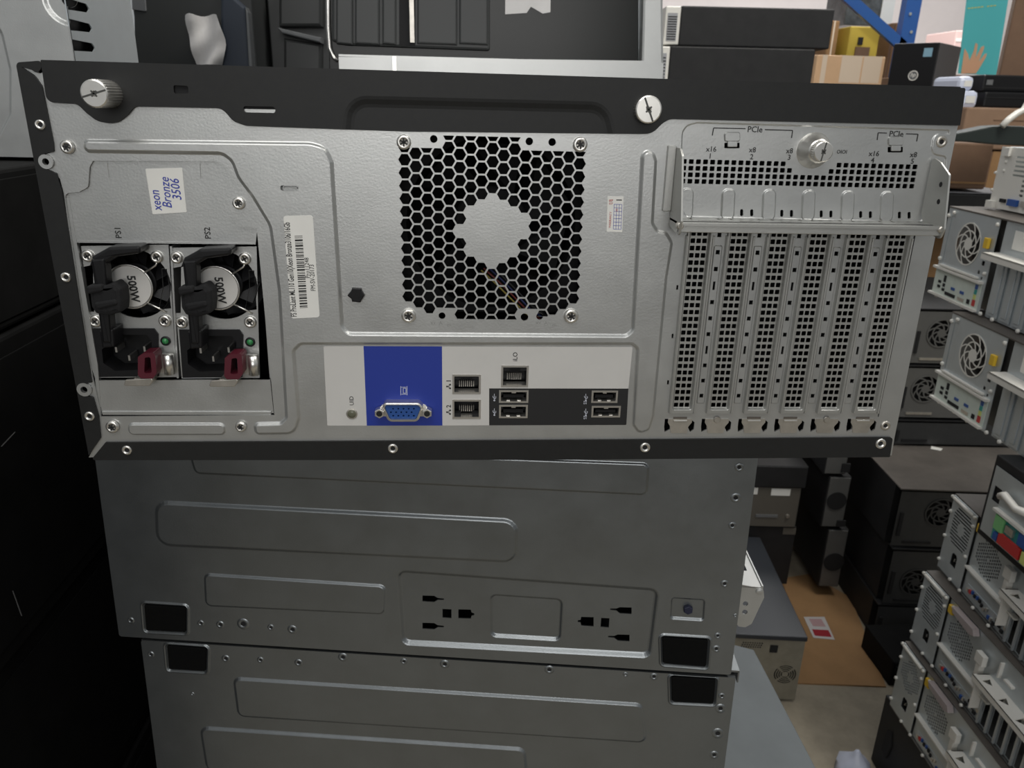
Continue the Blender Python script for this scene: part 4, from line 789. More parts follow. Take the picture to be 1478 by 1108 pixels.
def comp_rear_s(F_, label, grp, style):
    r = thing('desktop_computer', label, 'computer', F_.mat(), grp); w, h, d = .42, .152, .40
    b = MB(); hs = slatfield(.043, .103, .029, .036, 12, .011) if style == 0 else hexfield(.043, .103, .031, .0056, .011)
    hs.append([(.036, .030), (.054, .030), (.054, .050), (.050, .055), (.040, .055), (.036, .050)])
    b.plate(rect(.002, .004, .080, h), hs, [], .004, 0, .001); b.box(.06, h - .006, .004, .0, h - .002, .007) if False else None
    b.build('power_supply_panel', STEELB, r)
    b = MB(); b.plate(rect(.082, .004, .205, h), hexfield(.128, .096, .034, .0062) if style != 1 else slatfield(.128, .096, .032, .036, 14, 0), [], 0, 0, .001); b.plate([(.205, .004), (w, .004), (w, h), (.205, h)], [rect(.222 + k * .022, .006, .236 + k * .022, .085) for k in range(8)], [], 0, 0, .001); b.build('rear_panel', STEELB, r)
    b = MB(); b.box(0, h, -d, w, h + .002, .002); b.build('lid', TAUPE, r, .0006)
    b = MB(); b.box(0, 0, -d, w, h - .001, -.03); b.box(0, 0, -.03, .001, h - .001, .003); b.box(0, 0, -.03, w, .002, .003); b.build('body_shell', DIMM, r)
    b = MB(); b.box(.034, .028, -.006, .056, .057, -.004); b.box(.0445, .04, -.004, .0465, .045, .003, 1); b.build('mains_inlet', [DARK, BRIGHT], r)
    b = MB(); b.tube([(.006, h - .004, .006), (.070, h - .004, .006)], .003); b.build('wire_handle', WHT, r)
    b = MB(); b.box(.088, .128, .0002, .101, .144, .007); b.build('release_clip', YEL, r, .0015)
    b = MB(); b.prism([(.104, .150), (.166, .150), (.172, .140), (.160, .134), (.108, .140)], .0015, .012, 0, .001); b.build('lever', mat('dusty_rose_grey', (.36, .31, .31), .5) if 'dusty_rose_grey' not in bpy.data.materials else bpy.data.materials['dusty_rose_grey'], r)
    b = MB(); b.box(.085, .056, 0, .205, .059, .009); b.box(.200, .056, 0, .235, .059, .009); b.build('port_shelf', WHT, r)
    b = MB(); b.box(.095, .010, 0, .22, .028, .0012); rnd = random.Random(5)
    for k in range(16): x = .098 + k * .0075; y = .008 + rnd.random() * .013; b.box(x, y, .001, x + .004 + rnd.random() * .002, y + .006, .004, rnd.choice((1, 1, 2, 3, 4, 5, 2)))
    b.build('port_strip', [STEELB, DARK, BRASSY, BLUEP, WHT, RED], r)
    b = MB(); b.box(.190, .065, 0, .200, .118, .010); b.box(.186, .105, .003, .206, .125, .012); b.build('side_latch', WHT, r, .001)
    b = MB(); tmp = MB(); tmp.plate(rect(.212, 0, .395, .028), [[(.224 + k * .042, .006), (.240 + k * .042, .012), (.228 + k * .042, .022)] for k in range(4)], [], 0, 0, .0015)
    b.add([(v[0], .098 + v[2], v[1]) for v in tmp.v], [f[::-1] for f in tmp.f]); b.box(.212, .088, .0265, .395, .098, .028); b.box(.212, .03, 0, .214, .098, .02); b.build('card_retainer', WHT, r)
    for k in range(8): x = .2195 + k * .022; b = MB(); b.box(x - .0035, .004, .001, x + .0005, .088, .004); b.build('slot_rib', STEELB, r)
    for x, y in ((.004, .12), (.004, .07), (.004, .02), (.076, .13), (.076, .07), (.05, .006), (.084, .006), (.1, .145), (.13, .003), (.178, .003), (.075, .147), (.0, .148)): b = MB(); b.lathe((x, y), [(.003, .004), (.003, .007), (.002, .008)], 10, 0, True); b.build('screw', WHT, r)
    b = MB(); b.box(.235, .112, 0, .238, .14, .006); b.box(.25, .118, 0, .27, .121, .006); b.build('latch_tongue', WHT, r)
    return r
G1 = 'grey desktop computers in the right-hand stack'
def pz(x, y, z): return np.array(onz(x, y, z))
comp_rear_s(place(pz(1381, 711, .640) - (0, 0, .155), -95), 'upper one of three grey desktops with a mains inlet, under the coloured ports', G1, 0)
comp_rear_s(place(pz(1339, 822, .484) - (0, 0, .155), -92), 'middle one of the three grey desktops with a yellow clip and pinkish lever', G1, 0)
comp_rear_s(place(pz(1308, 924, .328) - (0, 0, .155), -92), 'lowest grey desktop of the right stack, resting on the black case', G1, 2)
F4 = place(pz(1278, 1002, .171) - (0, 0, .169), -92); r_ = thing('computer_case', 'black case on the floor at the bottom of the right stack', 'computer case', F4.mat()); shell(r_, .42, .169, .42, DGREY)
b = MB(); b.prism(fillet([(.03, .06), (.05, .05), (.058, .09), (.048, .12), (.034, .11)], .004), .0, .003, 0, .001); b.build('side_vent', DARK, r_)
comp_rear_a(place(pz(1376, 449, .951) - (0, 0, .167), -92), 'lower one of the two grey desktops with white round fan grille', G1)
comp_rear_a(place(pz(1372, 297, 1.121) - (0, 0, .167), -93), 'upper one of the two grey desktops with white round fan grille', G1)
# desktop with coloured audio ports
F0 = place(pz(1437, 655, .783) - (0, 0, .14), -92); r_ = thing('desktop_computer', 'black desktop with teal and red ports at the right edge', 'computer', F0.mat(), G1)
b = MB(); b.box(0, 0, -.4, .40, .14, -.002); b.build('body_shell', DGREY, r_, .002); b = MB(); b.plate(rect(.01, .012, .36, .125), [rect(.018, .07, .036, .095)], [], .001, 0, .001); b.build('rear_panel', STEELB, r_)
b = MB(); b.box(.04, .015, .001, .20, .062, .003); b.box(.036, .062, .001, .22, .066, .009, 1)
for x, y, ww, hh, m in ((.044, .035, .02, .024, 2), (.048, .018, .010, .012, 3), (.06, .018, .05, .018, 4), (.07, .042, .018, .012, 5), (.10, .04, .04, .02, 3), (.115, .018, .04, .018, 6), (.16, .02, .03, .03, 5)): b.box(x, y, .003, x + ww, y + hh, .007, m)
b.build('port_plate', [TEALP, WHT, GRN, BLUEP, RED, BRASSY, LIME], r_); b = MB(); b.tube([(.045, .09, .008), (.06, .1, .014), (.085, .09, .01), (.11, .095, .006)], .006); b.build('cable_bundle', WHT, r_)
# small server on the very top
Ft = place(pz(1427, 298, 1.125), -92); r_ = thing('rack_server', 'small silver server with slotted rear on top of the right stack', 'server', Ft.mat()); hT = .105
b = MB(); hs = [rect(.045, .088 - k * .0075, .20, .0915 - k * .0075) for k in range(5)] + [rect(.075 + i * .03, .05 - k * .008, .085 + i * .03, .054 - k * .008) for k in range(4) for i in range(1)]
b.plate(rect(0, .0, .30, hT), hs, [], 0, 0, .001); b.build('rear_panel', WHT, r_); shell(r_, .30, hT, .35, STEELB, .012)
for nm_, mt_, bx_ in (('usb_port', DARK, (.03, .012, 0, .045, .018, .003)), ('vga_port', BLUEP, (.055, .009, 0, .08, .02, .005)), ('serial_port', BRASSY, (.09, .01, 0, .11, .02, .004)), ('corner_foot', WHT, (.0, .0, 0, .018, .012, .008)), ('corner_tab', WHT, (.012, .09, 0, .03, .104, .006))): b = MB(); b.box(*bx_); b.build(nm_, mt_, r_)
b = MB(); b.box(.09, .03, .0002, .14, .055, .001); b.build('paper_label', PAPER, r_)
for x, y in ((-.001, .06), (-.001, .03), (.02, .08), (.02, .065)): b = MB(); b.lathe((x, y), [(.003, 0), (.002, .003)], 8); b.build('screw', WHT, r_)
# dark machines standing behind, rear fans towards us
def dark_pc(P, yaw, w, h, d, label, grp, m, fan=None, lidm=None):
    r = thing('desktop_computer', label, 'computer', place(P, yaw).mat(), grp); b = MB()
    b.plate(rect(0.004, 0.004, w - .004, h - .008), [circ(fan, .038, 28)] if fan else [], [], .001, 0, .001); b.build('rear_panel', m, r); b = MB(); b.box(0, 0, -d, w, h - .003, -.025); b.build('body_shell', DGREY, r)
    b = MB(); b.box(0, h - .003, -d, w, h, .003); b.build('lid', lidm or DGREY, r)
    if fan: b = MB(); spiral_grille(b, fan, .038, .002, 0, w=.0035); b.build('fan_grille', m, r)
    b = MB(); b.box(.012, h * .2, .001, .02, h * .6, .004) ; b.build('side_slot', DARK, r); b = MB(); b.box(.03, .012, .001, .10, .018, .003); b.build('port_strip', BRASSY if m is DIMM else DGREY, r)
    return r
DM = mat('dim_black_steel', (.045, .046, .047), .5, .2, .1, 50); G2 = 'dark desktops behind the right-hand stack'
dark_pc((1.030, 1.225, .268), -5, .42, .162, .5, 'black desktop with round fan grille and dusty dark top, upper one beside the cardboard', G2, DM, (.108, .10), TAUPE)
dark_pc((1.040, 1.222, .100), -5, .42, .165, .5, 'black desktop with round fan grille, lower one beside the cardboard', G2, DM, (.075, .07))
dark_pc((1.035, 1.225, .0), -5, .42, .099, .5, 'thin black desktop on the floor behind the right stack', G2, DM)
b = MB(); q = np.array(onz(1348, 648, .431)); o_ = []; b.prism([(0, 0), (.022, -.012), (.034, .0), (.012, .016)], 0, .0015); o = b.build('paper_scrap', PAPER); o.location = (q[0] - .01, q[1], .4312); tag(o, 'small white paper scrap lying on the dusty dark desktop', 'paper scrap')
ex, ey = 1.130, 1.47
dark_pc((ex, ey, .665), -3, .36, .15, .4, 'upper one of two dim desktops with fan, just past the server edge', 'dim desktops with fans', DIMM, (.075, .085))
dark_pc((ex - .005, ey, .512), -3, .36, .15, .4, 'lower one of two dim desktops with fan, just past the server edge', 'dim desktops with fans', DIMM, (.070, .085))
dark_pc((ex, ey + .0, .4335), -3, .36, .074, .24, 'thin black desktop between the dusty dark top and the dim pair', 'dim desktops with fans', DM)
# machines on the floor behind the middle stack
ff = place(np.array(onz(1166, 918, .183)) - np.array((.30, -.03, .18)), -6); r_ = thing('desktop_computer', 'beige desktop with black lid and round fan grille on the floor', 'computer', ff.mat()); w = ff.px(1166, 918)[0]; h = .18
Pf = ff.px(1133, 973)
b = MB(); hs = [];
for rr in (.0085, .0135, .0185, .0235):
    for k in range(4): a0 = math.pi / 4 + k * math.pi / 2 + .12; A = np.linspace(a0, a0 + math.pi / 2 - .24, 7); hs.append([(Pf[0] + (rr - .0014) * math.cos(a), Pf[1] + (rr - .0014) * math.sin(a)) for a in A] + [(Pf[0] + (rr + .0014) * math.cos(a), Pf[1] + (rr + .0014) * math.sin(a)) for a in A[::-1]])
BEI = mat('beige_steel', (.27, .25, .20), .55, .2, .12, 40)
b.plate(rect(.003, .004, w - .003, h - .012), hs, [], 0, 0, .001); b.build('rear_panel', BEI, r_); b = MB(); b.box(0, 0, -.42, w, h - .012, -.012); b.build('body_shell', DGREY, r_)
c = ff.px(1117, 936); b = MB(); b.box(c[0] - .009, c[1] - .009, .0, c[0] + .008, c[1] + .010, .002); b.build('mains_inlet', DARK, r_); b = MB(); b.box(0, h - .012, -.42, w, h, .003); b.build('lid', mat('slate_black_lid', (.03, .034, .042), .45, .1), r_, .002)
b = MB(); c = ff.px(1085, 930)
for i in range(9):
    for j in range(3): b.lathe((c[0] - .022 + i * .0052 + j * .0015, c[1] - .006 + j * .0055), [(.0017, .0001), (.0016, .0008)], 8)
b.build('vent_dots', DARK, r_)
G3 = 'computers behind the middle stack'
def mbox(x0, y0, x1, y1, Y, d, label, m, nm='computer_case', z0=None):
    f_ = place((0, Y, 0), -4); a, c = f_.px(x0, y1), f_.px(x1, y0); O = f_.O + f_.u * a[0] + f_.v * a[1]
    f_ = place(O, -4); r = thing(nm, label, 'computer', f_.mat(), G3); w, h = c[0] - a[0], c[1] - a[1]; b = MB(); b.box(0, 0, -d, w, h - .001, -.001); b.build('body_shell', DGREY, r, .002)
    b = MB(); b.box(.003, .003, -.001, w - .003, h - .003, .002); b.build('front_panel', m, r, .001); return r, f_
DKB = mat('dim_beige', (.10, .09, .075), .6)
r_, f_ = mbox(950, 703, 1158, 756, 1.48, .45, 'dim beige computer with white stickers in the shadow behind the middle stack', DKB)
for x0, y0, x1_, y1 in ((1112, 705, 1141, 714), (1075, 703, 1094, 712)): b = MB(); p, q = f_.px(x0, y1), f_.px(x1_, y0); b.box(p[0], p[1], .002, q[0], q[1], .003); b.build('sticker', PAPER, r_)
b = MB(); p, q = f_.px(1090, 745), f_.px(1122, 742); b.box(p[0], p[1], .002, q[0], q[1], .004); b.build('drive_slit', GREYC, r_); b = MB(); b.lathe(f_.px(1136, 744), [(.006, .002), (.005, .006)], 12); b.build('power_button', BRASSY, r_)
mbox(940, 673, 1168, 699, 1.475, .45, 'flat black case with dusty lid on top of the dim beige computer', DGREY)[0]
r_, f_ = mbox(950, 760, 1150, 838, 1.485, .45, 'black computer case under the dim beige computer', DGREY); b = MB(); p, q = f_.px(1129, 770), f_.px(1149, 761); b.box(p[0], p[1], .002, q[0], q[1], .003); b.build('sticker', DKB, r_)
zf = float((f_.O)[2])
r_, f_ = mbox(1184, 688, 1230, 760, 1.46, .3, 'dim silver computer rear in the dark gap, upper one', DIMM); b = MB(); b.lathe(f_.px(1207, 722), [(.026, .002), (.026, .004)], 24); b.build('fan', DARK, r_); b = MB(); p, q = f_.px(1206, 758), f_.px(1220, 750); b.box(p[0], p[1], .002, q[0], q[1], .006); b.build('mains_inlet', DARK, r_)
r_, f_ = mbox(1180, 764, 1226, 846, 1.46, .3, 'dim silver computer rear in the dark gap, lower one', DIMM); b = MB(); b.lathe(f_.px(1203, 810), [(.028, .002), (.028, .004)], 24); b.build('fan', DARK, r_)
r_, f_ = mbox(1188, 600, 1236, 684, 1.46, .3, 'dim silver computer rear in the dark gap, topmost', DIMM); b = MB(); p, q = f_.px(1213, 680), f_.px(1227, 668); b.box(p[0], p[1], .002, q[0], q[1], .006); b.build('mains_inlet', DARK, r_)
# black tower standing in the aisle end
r_ = thing('computer_case', 'low black box on the floor in front of the dark desktops', 'computer', Matrix.Translation((.985, 1.04, 0))); b = MB(); b.box(0, 0, 0, .20, .14, .07); b.build('body_shell', LBLACK, r_, .004); b = MB(); b.box(.005, -.006, .01, .195, 0, .06); b.build('front_bezel', LBLACK, r_, .002)
# slate-topped tower beside the middle stack
r_ = thing('computer_tower', 'tower with dusty slate-grey side, standing right beside the middle stack', 'computer', Matrix.Translation((.226, .06, .17))); b = MB(); b.box(0, -.30, 0, .139, .395, .425); b.build('body_shell', DGREY, r_, .003)
b = MB(); b.prism([(-.002, -.30), (.141, -.30), (.141, .388), (.119, .398), (-.002, .398)], .4255, .43); b.build('side_panel', SLATE, r_, .001)
b = MB(); b.box(.01, .385, .4302, .045, .397, .4312); b.build('sticker', GREYC, r_)
r_ = thing('computer_case', 'black case under the slate-grey tower beside the middle stack', 'computer case', Matrix.Translation((.226, -.22, 0))); b = MB(); b.box(0, 0, 0, .16, .66, .168); b.build('body_shell', DGREY, r_, .003); b = MB(); b.box(.005, -.006, .01, .155, 0, .16); b.build('front_bezel', BLACK2, r_, .002)
# cardboard sheet and printed leaflet on the floor
b = MB(); b.prism([tuple(onz(x, y, .004)[:2]) for x, y in ((1279, 990), (1095, 983), (1090, 900), (1105, 838), (1168, 828), (1228, 862))], 0.0002, .004); o = b.build('cardboard_sheet', CARD); tag(o, 'flat brown cardboard sheet lying on the concrete floor', 'cardboard')
lq = [tuple(onz(x, y, .0045)[:2]) for x, y in ((1160, 890), (1190, 890), (1205, 923), (1174, 920))]; b = MB(); b.prism(lq, .0042, .0047)
b.prism([bil(lq, .12, .60), bil(lq, .90, .60), bil(lq, .90, .9), bil(lq, .12, .9)], .0047, .0049, 1); b.prism([bil(lq, .2, .1), bil(lq, .8, .1), bil(lq, .85, .45), bil(lq, .25, .45)], .0047, .0049, 2); o = b.build('leaflet', [mat('leaflet_white', (.5, .48, .48), .5), mat('leaflet_red', (.30, .02, .03), .5), mat('leaflet_pink', (.42, .27, .28), .5)]); tag(o, 'white and red printed leaflet lying on the cardboard sheet', 'leaflet')
# crumpled bag at the bottom edge
bp = np.array(onz(1250, 1095, .01)); me = MB(); rnd = random.Random(3); me.lathe((0, 0), [(.02, 0), (.035, .008), (.03, .02), (.02, .03), (.008, .045), (.003, .055)], 12, 0, True)
me.v = [(v[0] * (1 + rnd.uniform(-.3, .3)), v[1] * (1 + rnd.uniform(-.3, .3)), v[2]) for v in me.v]; o = me.build('plastic_bag', BAG); o.location = (bp[0] - .035, bp[1] - .02, 0.0); tag(o, 'crumpled pale plastic bag on the floor at the bottom edge', 'plastic bag')
# ------------------------------------------------------------------ the far upper right
def obox(name, label, cat, corners, D, h_px, d, m, grp=None, yaw=0, bev=.004, part='body', parts=None):
    # front face: left and right top corners in the photo, at distance D
    P = at(*corners[0], D); q = np.array(onz(*corners[1], P[2])) if False else None
    f_ = place(P, yaw); w = f_.px(*corners[1])[0]; h = -f_.px(corners[0][0], h_px)[1]; O = P - np.array((0, 0, h)); f_ = place(O, yaw)
    r = thing(name, label, cat, f_.mat(), grp); b = MB(); b.box(0, 0, -d, w, h, 0); b.build(part, m, r, bev); return r, f_, w, h
def pile(x0, y0, x1_, y1, Y, d, name, label, cat, m, yaw=0, part='body', bev=.006):
    f_ = place((0, Y, 0), yaw); a, c = f_.px(x0, y1), f_.px(x1_, y0); O = f_.O + f_.u * a[0] + f_.v * a[1]; f_ = place(O, yaw); r = thing(name, label, cat, f_.mat()); w, h = c[0] - a[0], c[1] - a[1]; b = MB(); b.box(0, 0, -d, w, h, 0); b.build(part, m, r, bev); return r, w, h
G4 = 'flat black cases stacked behind the server'
for k, (tl, tr, by, lab) in enumerate((((984, 8), (1206, 10), 66, 'flat black case with silver mesh end, upper of two behind the server'), ((968, 66), (1178, 70), 135, 'flat black case with silver mesh end, lower of two behind the server'))):
    r, f_, w, h = obox('computer_case', lab, 'computer case', (tl, tr), 2.2, by, .35, BLACK2 if False else DGREY, G4, -4)
    b = MB(); b.box(-.045, .002, -.3, -.001, h - .002, .004); fr = b.build('front_bezel', WHT, r, .003); b = MB(); b.box(-.038, .012, .004, -.010, h - .02, .006)
    for j in range(10): y = .015 + j * (h - .04) / 10; b.box(-.037, y, .006, -.011, y + .003, .0075, 1)
    b.build('mesh_grille', [MESHS, DARK], fr)
zq = float(f_.O[2]); r_ = thing('carton', 'big brown carton under the flat black cases behind the server', 'box', Matrix.Translation((f_.O[0], f_.O[1] + .02, 0))); b = MB(); b.box(0, 0, 0, .5, .5, zq); b.build('carton_body', CARDD, r_, .004)
for k in (0, 1): b = MB(); b.box(.1, -.001 - .0005 * k, .2 + k * .4, .3, 0, .3 + k * .4); b.build('sticker', PAPER, r_)
# light carton with tape
r, f_, w, h = obox('carton', 'light brown taped carton between the black cases and the small black tower', 'box', ((1180, 79), (1280, 76)), 3.4, 175, .3, CARDL, None, 3)
for x0, x1_ in ((.08, .15), (.36, .66), (.68, .95)): b = MB(); b.box(w * x0, h * (.60 if x0 > .3 else .45), 0, w * x1_, h, .0012); b.box(w * x0, h, -.2, w * x1_, h + .001, .0012); b.build('tape_strip', TAPE, r)
zq = float(f_.O[2]); r_ = thing('carton', 'big brown carton under the light taped carton', 'box', Matrix.Translation((f_.O[0] - .05, f_.O[1] - .02, 0))); b = MB(); b.box(0, 0, 0, .42, .5, zq); b.build('carton_body', CARDD, r_, .004); b = MB(); b.box(0.3, -.001, .1, .38, 0, zq); b.build('tape_strip', CARD, r_)
# small black tower with round badge
P = at(1291, 63, 2.95); f_ = place(P, -47); w = f_.px(1357, 61)[0]; h = .40; f_ = place(P - np.array((0, 0, h)), -47)
r_ = thing('computer_tower', 'small black tower with round badge and blue sticker behind the server corner', 'computer', f_.mat()); b = MB(); b.box(0, 0, -.27, w, h, -.008); b.build('body_shell', mat('tower_side_grey', (.10, .10, .105), .5), r_, .002)
b = MB(); b.box(0, 0, -.008, w, h, .0); b.build('front_bezel', BLACK2, r_, .003); c = f_.px(1318, 109); b = MB(); b.ring(c, .0145, .018, 0, 0, 24, .001); b.lathe(c, [(.0125, .0), (.0125, .0008)], 20, 1)
b.text('hp', (c[0], c[1] + .001), .019, .001, 0, 0, .0004, shear=.25, bold=.02); b.build('round_badge', [WHT, GREYC], r_)
p, q = f_.px(1332, 82), f_.px(1347, 69); b = MB(); b.box(p[0], p[1], 0, q[0], q[1], .0006); b.build('processor_sticker', mat('sticker_blue', (.22, .38, .48), .4), r_)
zq = float(f_.O[2]); r_ = thing('carton', 'brown carton under the small black tower', 'box', Matrix.Translation((f_.O[0] + .0, f_.O[1] - .13, 0))); b = MB(); b.box(0, 0, 0, .30, .34, zq); b.build('carton_body', CARDD, r_, .004); b = MB(); b.box(.14, -.001, .1, .19, 0, zq); b.build('tape_strip', CARD, r_)
# blue rack with its diagonal brace
Yr = 4.2; rr = thing('storage_rack', 'blue steel storage rack with a diagonal brace in the far background', 'rack', Matrix.Translation((0, Yr, 0))); fr = place((0, Yr, 0)); q = fr.px
def rk(a, c, w_, d_, name, m=RACKB):
    a, c = Vector(a), Vector(c); d = (c - a).normalized(); n = Vector((-d.y, d.x)) * w_ / 2; P = [a + n, a - n, c - n, c + n]; b = MB()
    b.hexa([(p[0], -.0 + d_, p[1]) for p in P] + [(p[0], 0.0, p[1]) for p in P]); return b.build(name, m, rr)
px_ = q(1315, 30)[0]; rk((px_, 0), (px_, 3.0), .085, .06, 'post'); rk((px_ - 2.2, 0), (px_ - 2.2, 3.0), .085, .06, 'post')
a, c = q(1206, -6), q(1296, 58); rk((a[0] - .9, a[1] + .64), (c[0] + .04, c[1] - .03), .055, .03, 'diagonal_brace')
for z in (1.15, 1.42, 2.5): b = MB(); b.box(px_ - 2.2, .06, z, px_, .9, z + .03); b.build('shelf_board', CARDD, rr)
for k in range(5): b = MB(); b.lathe((0, 0), [(.008, 0), (.008, .003)], 10); o = b.build('bolt', BRIGHT, rr); o.rotation_euler = (math.pi / 2, 0, 0); o.location = (px_ + (.012 if k % 2 else -.012), -.0005, q(1310, 72 - k * 26)[1])
# yellow crate, cartons and wrapped goods on the rack
def rackbox(x0, y0, x1_, y1, Y, d, name, label, cat, m, part='body'):
    f_ = place((0, Y, 0)); a, c = f_.px(x0, y1), f_.px(x1_, y0); f_ = place((a[0], Y, a[1])); r = thing(name, label, cat, f_.mat()); w, h = c[0] - a[0], c[1] - a[1]; b = MB(); b.box(0, 0, -d, w, h, 0); b.build(part, m, r, .006); return r, w, h
z_b = 1.451
def yz(z, Y): return None
fz = place((0, 4.3, 0)); c = CM.T @ (np.array((1.9, 4.3, z_b)) - CO); yb_ = 554 - F * c[1] / -c[2]
r, w, h = rackbox(1216, 39, 1272, yb_, 4.3, .4, 'storage_crate', 'yellow plastic crate holding brown goods on the blue rack', 'crate', mat('crate_yellow', (.52, .38, .05), .6), 'crate_shell')
b = MB(); b.box(w * .25, h * .08, 0, w * .72, h * .62, .01); b.build('carton_window', CARDD, r); b = MB(); b.box(w * .3, h * .66, 0, w * .45, h * .8, .01); b.build('handle_hole', DARK, r)
r, w, h = rackbox(1186, 30, 1213, yb_, 4.35, .4, 'carton', 'brown carton left of the yellow crate on the blue rack', 'box', CARD, 'carton_body'); b = MB(); b.box(w * .4, 0, 0, w * .55, h, .002); b.build('tape_strip', TAPE, r)
r, w, h = rackbox(1275, 33, 1300, yb_, 4.35, .4, 'carton', 'brown carton right of the yellow crate on the blue rack', 'box', CARDD, 'carton_body'); b = MB(); b.box(w * .4, 0, 0, w * .55, h, .002); b.build('tape_strip', CARD, r)
r, w, h = rackbox(1218, -40, 1300, 36, 4.75, .3, 'wrapped_bundle', 'dark bundle in clear wrap above the yellow crate', 'bundle', mat('dark_wrapped', (.08, .09, .10), .25, 0, .8, 9), 'bundle_body')
b = MB(); b.box(w * .72, 0, 0, w * .98, h, .01); b.build('clear_wrap', mat('wrap_white', (.6, .62, .63), .3), r)
o_ = None
# pale cartons against the far wall and the poster board
for (x0, y0, x1_, y1, lab) in ((1350, 44, 1392, 200, 'pale pink carton in front of the far wall, beside the poster'), (1366, 34, 1386, 60, 'small pale carton on top of the pale pink one')):
    if y0 == 44: r, w, h = rackbox(x0, y0, x1_, 200, 5.6, .4, 'carton', lab, 'box', mat('pale_pink_card', (.66, .48, .46), .8), 'carton_body')
    b = MB(); b.box(w * .1, h * .9, 0, w * .9, h * .93, .003); b.build('tape_strip', PAPER, r) if y0 == 44 else None
fp = place((0, 3.6, 0)); cpt = [(1384, 106), (1438, 109), (1460, -30), (1400, -30)]; P3 = [fp.px(*p) for p in cpt]
b = MB(); b.prism(P3, -.01, 0)
def fpp(x, y): return fp.px(x, y)
hand = [(1386, 112), (1390, 84), (1392, 70), (1397, 78), (1399, 88), (1405, 74), (1408, 62), (1411, 64), (1408, 84), (1416, 68), (1420, 66), (1420, 70), (1412, 90), (1421, 78), (1424, 77), (1423, 82), (1413, 99), (1408, 110), (1400, 112)]
b.prism([fpp(max(x, 1387), min(y, 106)) for x, y in hand], .0, .002, 1)
b.text('----- ---', fpp(1417, 10), .05, .001, .12, 2, .0005)
b.build('poster_sheet_tmp', [TEAL, SKIN, LIME]); o = bpy.data.objects['poster_sheet_tmp']; o.name = 'poster'; o.data.name = 'poster'; o.matrix_world = fp.mat(); tag(o, 'teal poster with a spread hand at the top right', 'poster')
r, w, h = pile(1441, -60, 1560, 112, 3.8, .4, 'carton', 'large brown carton behind the teal poster at the top right corner', 'box', CARDD, -32, 'carton_body'); b = MB(); b.box(w * .25, h * .5, 0, w * .4, h * .56, .002); b.build('sticker', PAPER, r)
# things piled past the server's right corner
r, w, h = pile(1383, 110, 1409, 131, 2.36, .17, 'parcel', 'upper of two pale lilac wrapped parcels beside the server corner', 'parcel', BAG, 0, 'wrapping', .015); b = MB(); b.box(w * .3, h * .3, 0, w * .8, h * .7, .002); b.build('seam', PAPER, r)
r, w, h = pile(1383, 131, 1415, 156, 2.34, .18, 'parcel', 'lower of two pale lilac wrapped parcels beside the server corner', 'parcel', BAG, 0, 'wrapping', .015); b = MB(); b.box(w * .3, h * .3, 0, w * .8, h * .7, .002); b.build('seam', PAPER, r)
r, w, h = pile(1416, 110, 1520, 132, 2.40, .15, 'laptop', 'upper one of two flat black devices beside the lilac parcels', 'laptop', BLACK2); b = MB(); b.box(w * .05, h * .4, 0, w * .14, h * .7, .002); b.build('silver_label', GREYC, r); b = MB(); b.box(0, h * .2, 0, w, h * .28, .002); b.build('edge_line', DGREY, r)
r, w, h = pile(1418, 134.5, 1520, 155, 2.38, .16, 'laptop', 'lower one of two flat black devices beside the lilac parcels', 'laptop', BLACK2); b = MB(); b.box(0, h * .6, 0, w, h * .66, .002); b.build('edge_line', DGREY, r)
r, w, h = pile(1384, 158, 1540, 215, 2.31, .24, 'carton', 'long brown carton under the lilac parcels, right of the server corner', 'box', mat('mid_cardboard', (.27, .17, .11), .8, 0, .12, 8), 0, 'carton_body'); b = MB(); b.box(.1, h * .7, 0, w, h * .72, .002); b.build('flap_seam', CARDD, r)
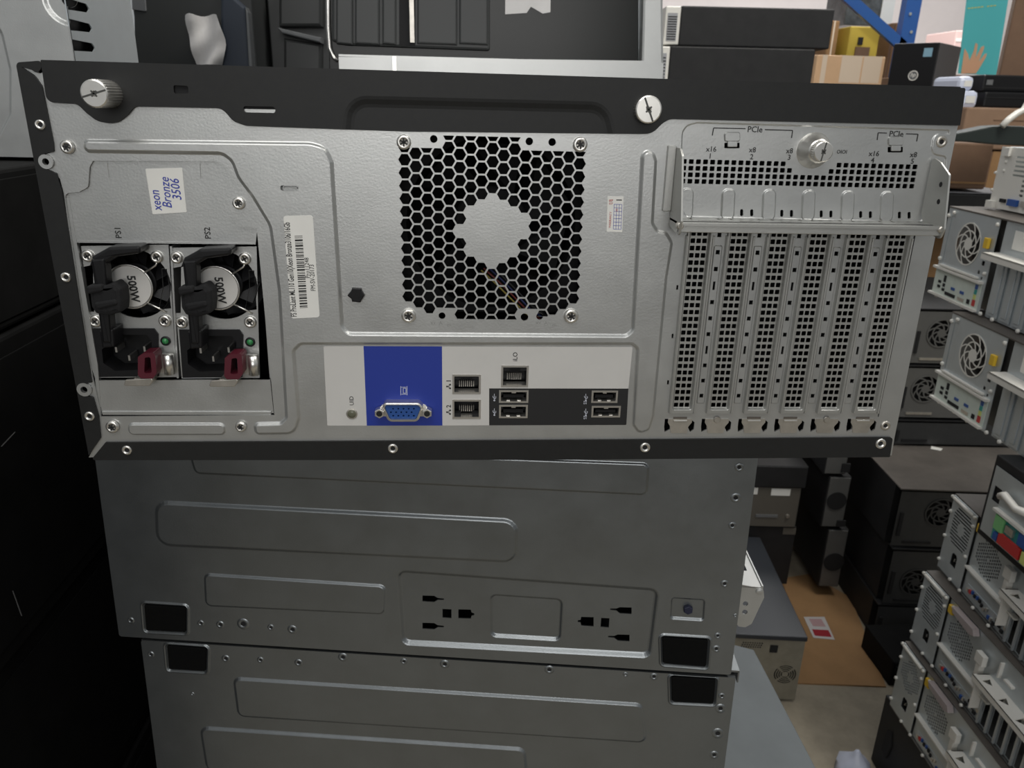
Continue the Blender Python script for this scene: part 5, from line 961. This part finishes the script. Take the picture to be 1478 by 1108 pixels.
r, w, h = pile(1335, 207, 1436, 271, 2.06, .2, 'carton', 'dark brown carton right of the server, above the grey-lidded case', 'box', CARDD, -8, 'carton_body'); b = MB(); b.box(.02, h * .12, 0, w, h * .16, .003); b.build('flap_seam', CARD, r)
zq = 0.0
r, w, h = pile(1300, 281, 1470, 330, 2.0, .6, 'computer_case', 'dark case with dusty grey lid, between the right stack and the brown carton', 'computer case', DGREY, -6, 'body_shell'); b = MB(); b.box(0, h, -.5, w, h + .003, .002); b.build('lid', mat('dusty_grey_lid', (.15, .15, .165), .6, 0, .1, 10), r)
# flat dark tray with a pale tube, sticking in from the right
f_ = place((0, 1.74, 0)); b = MB(); P = [f_.px(*p) for p in ((1376, 193), (1398, 189), (1432, 182), (1450, 181), (1500, 183), (1500, 212), (1440, 209), (1398, 205), (1376, 204))]; b.prism(P, -.05, 0, 0, .004)
r_ = thing('monitor_arm', 'black flat shelf arm with a pale curved tube, at the right edge', 'arm', f_.mat()); b.build('arm_plate', mat('arm_black_green', (.02, .027, .025), .4), r_); b = MB(); b.tube([f_.px(x, y) + (.012,) for x, y in ((1442, 182), (1452, 172), (1463, 164), (1474, 158), (1484, 140), (1490, 100))], .009); b.build('pale_tube', WHT, r_)
b = MB(); b.tube([f_.px(x, y) + (-.03,) for x, y in ((1500, 200), (1560, 230))] + [(f_.px(1560, 230)[0], .02, -.03)], .012); b.build('support_tube', BLACK2, r_)

def prop(x0, y0, x1, y1, z, label):
    r = thing('carton', label, 'box', Matrix.Translation((x0, y0, 0))); b = MB(); b.box(0, 0, 0, x1 - x0, y1 - y0, z); b.build('carton_body', CARDD, r, .004); b = MB(); b.box((x1 - x0) * .45, -.001, .05, (x1 - x0) * .55, 0, z); b.build('tape_strip', CARD, r)
prop(1.30, 1.96, 1.62, 2.40, .945, 'plain carton under the case with the dusty grey lid'); prop(1.66, 2.32, 2.0, 2.53, 1.164, 'plain carton under the long brown carton'); prop(2.30, 3.55, 3.05, 4.2, 1.465, 'plain carton under the teal poster')
prop(3.4, 5.55, 3.75, 6.0, 1.10, 'plain carton under the pale pink carton')
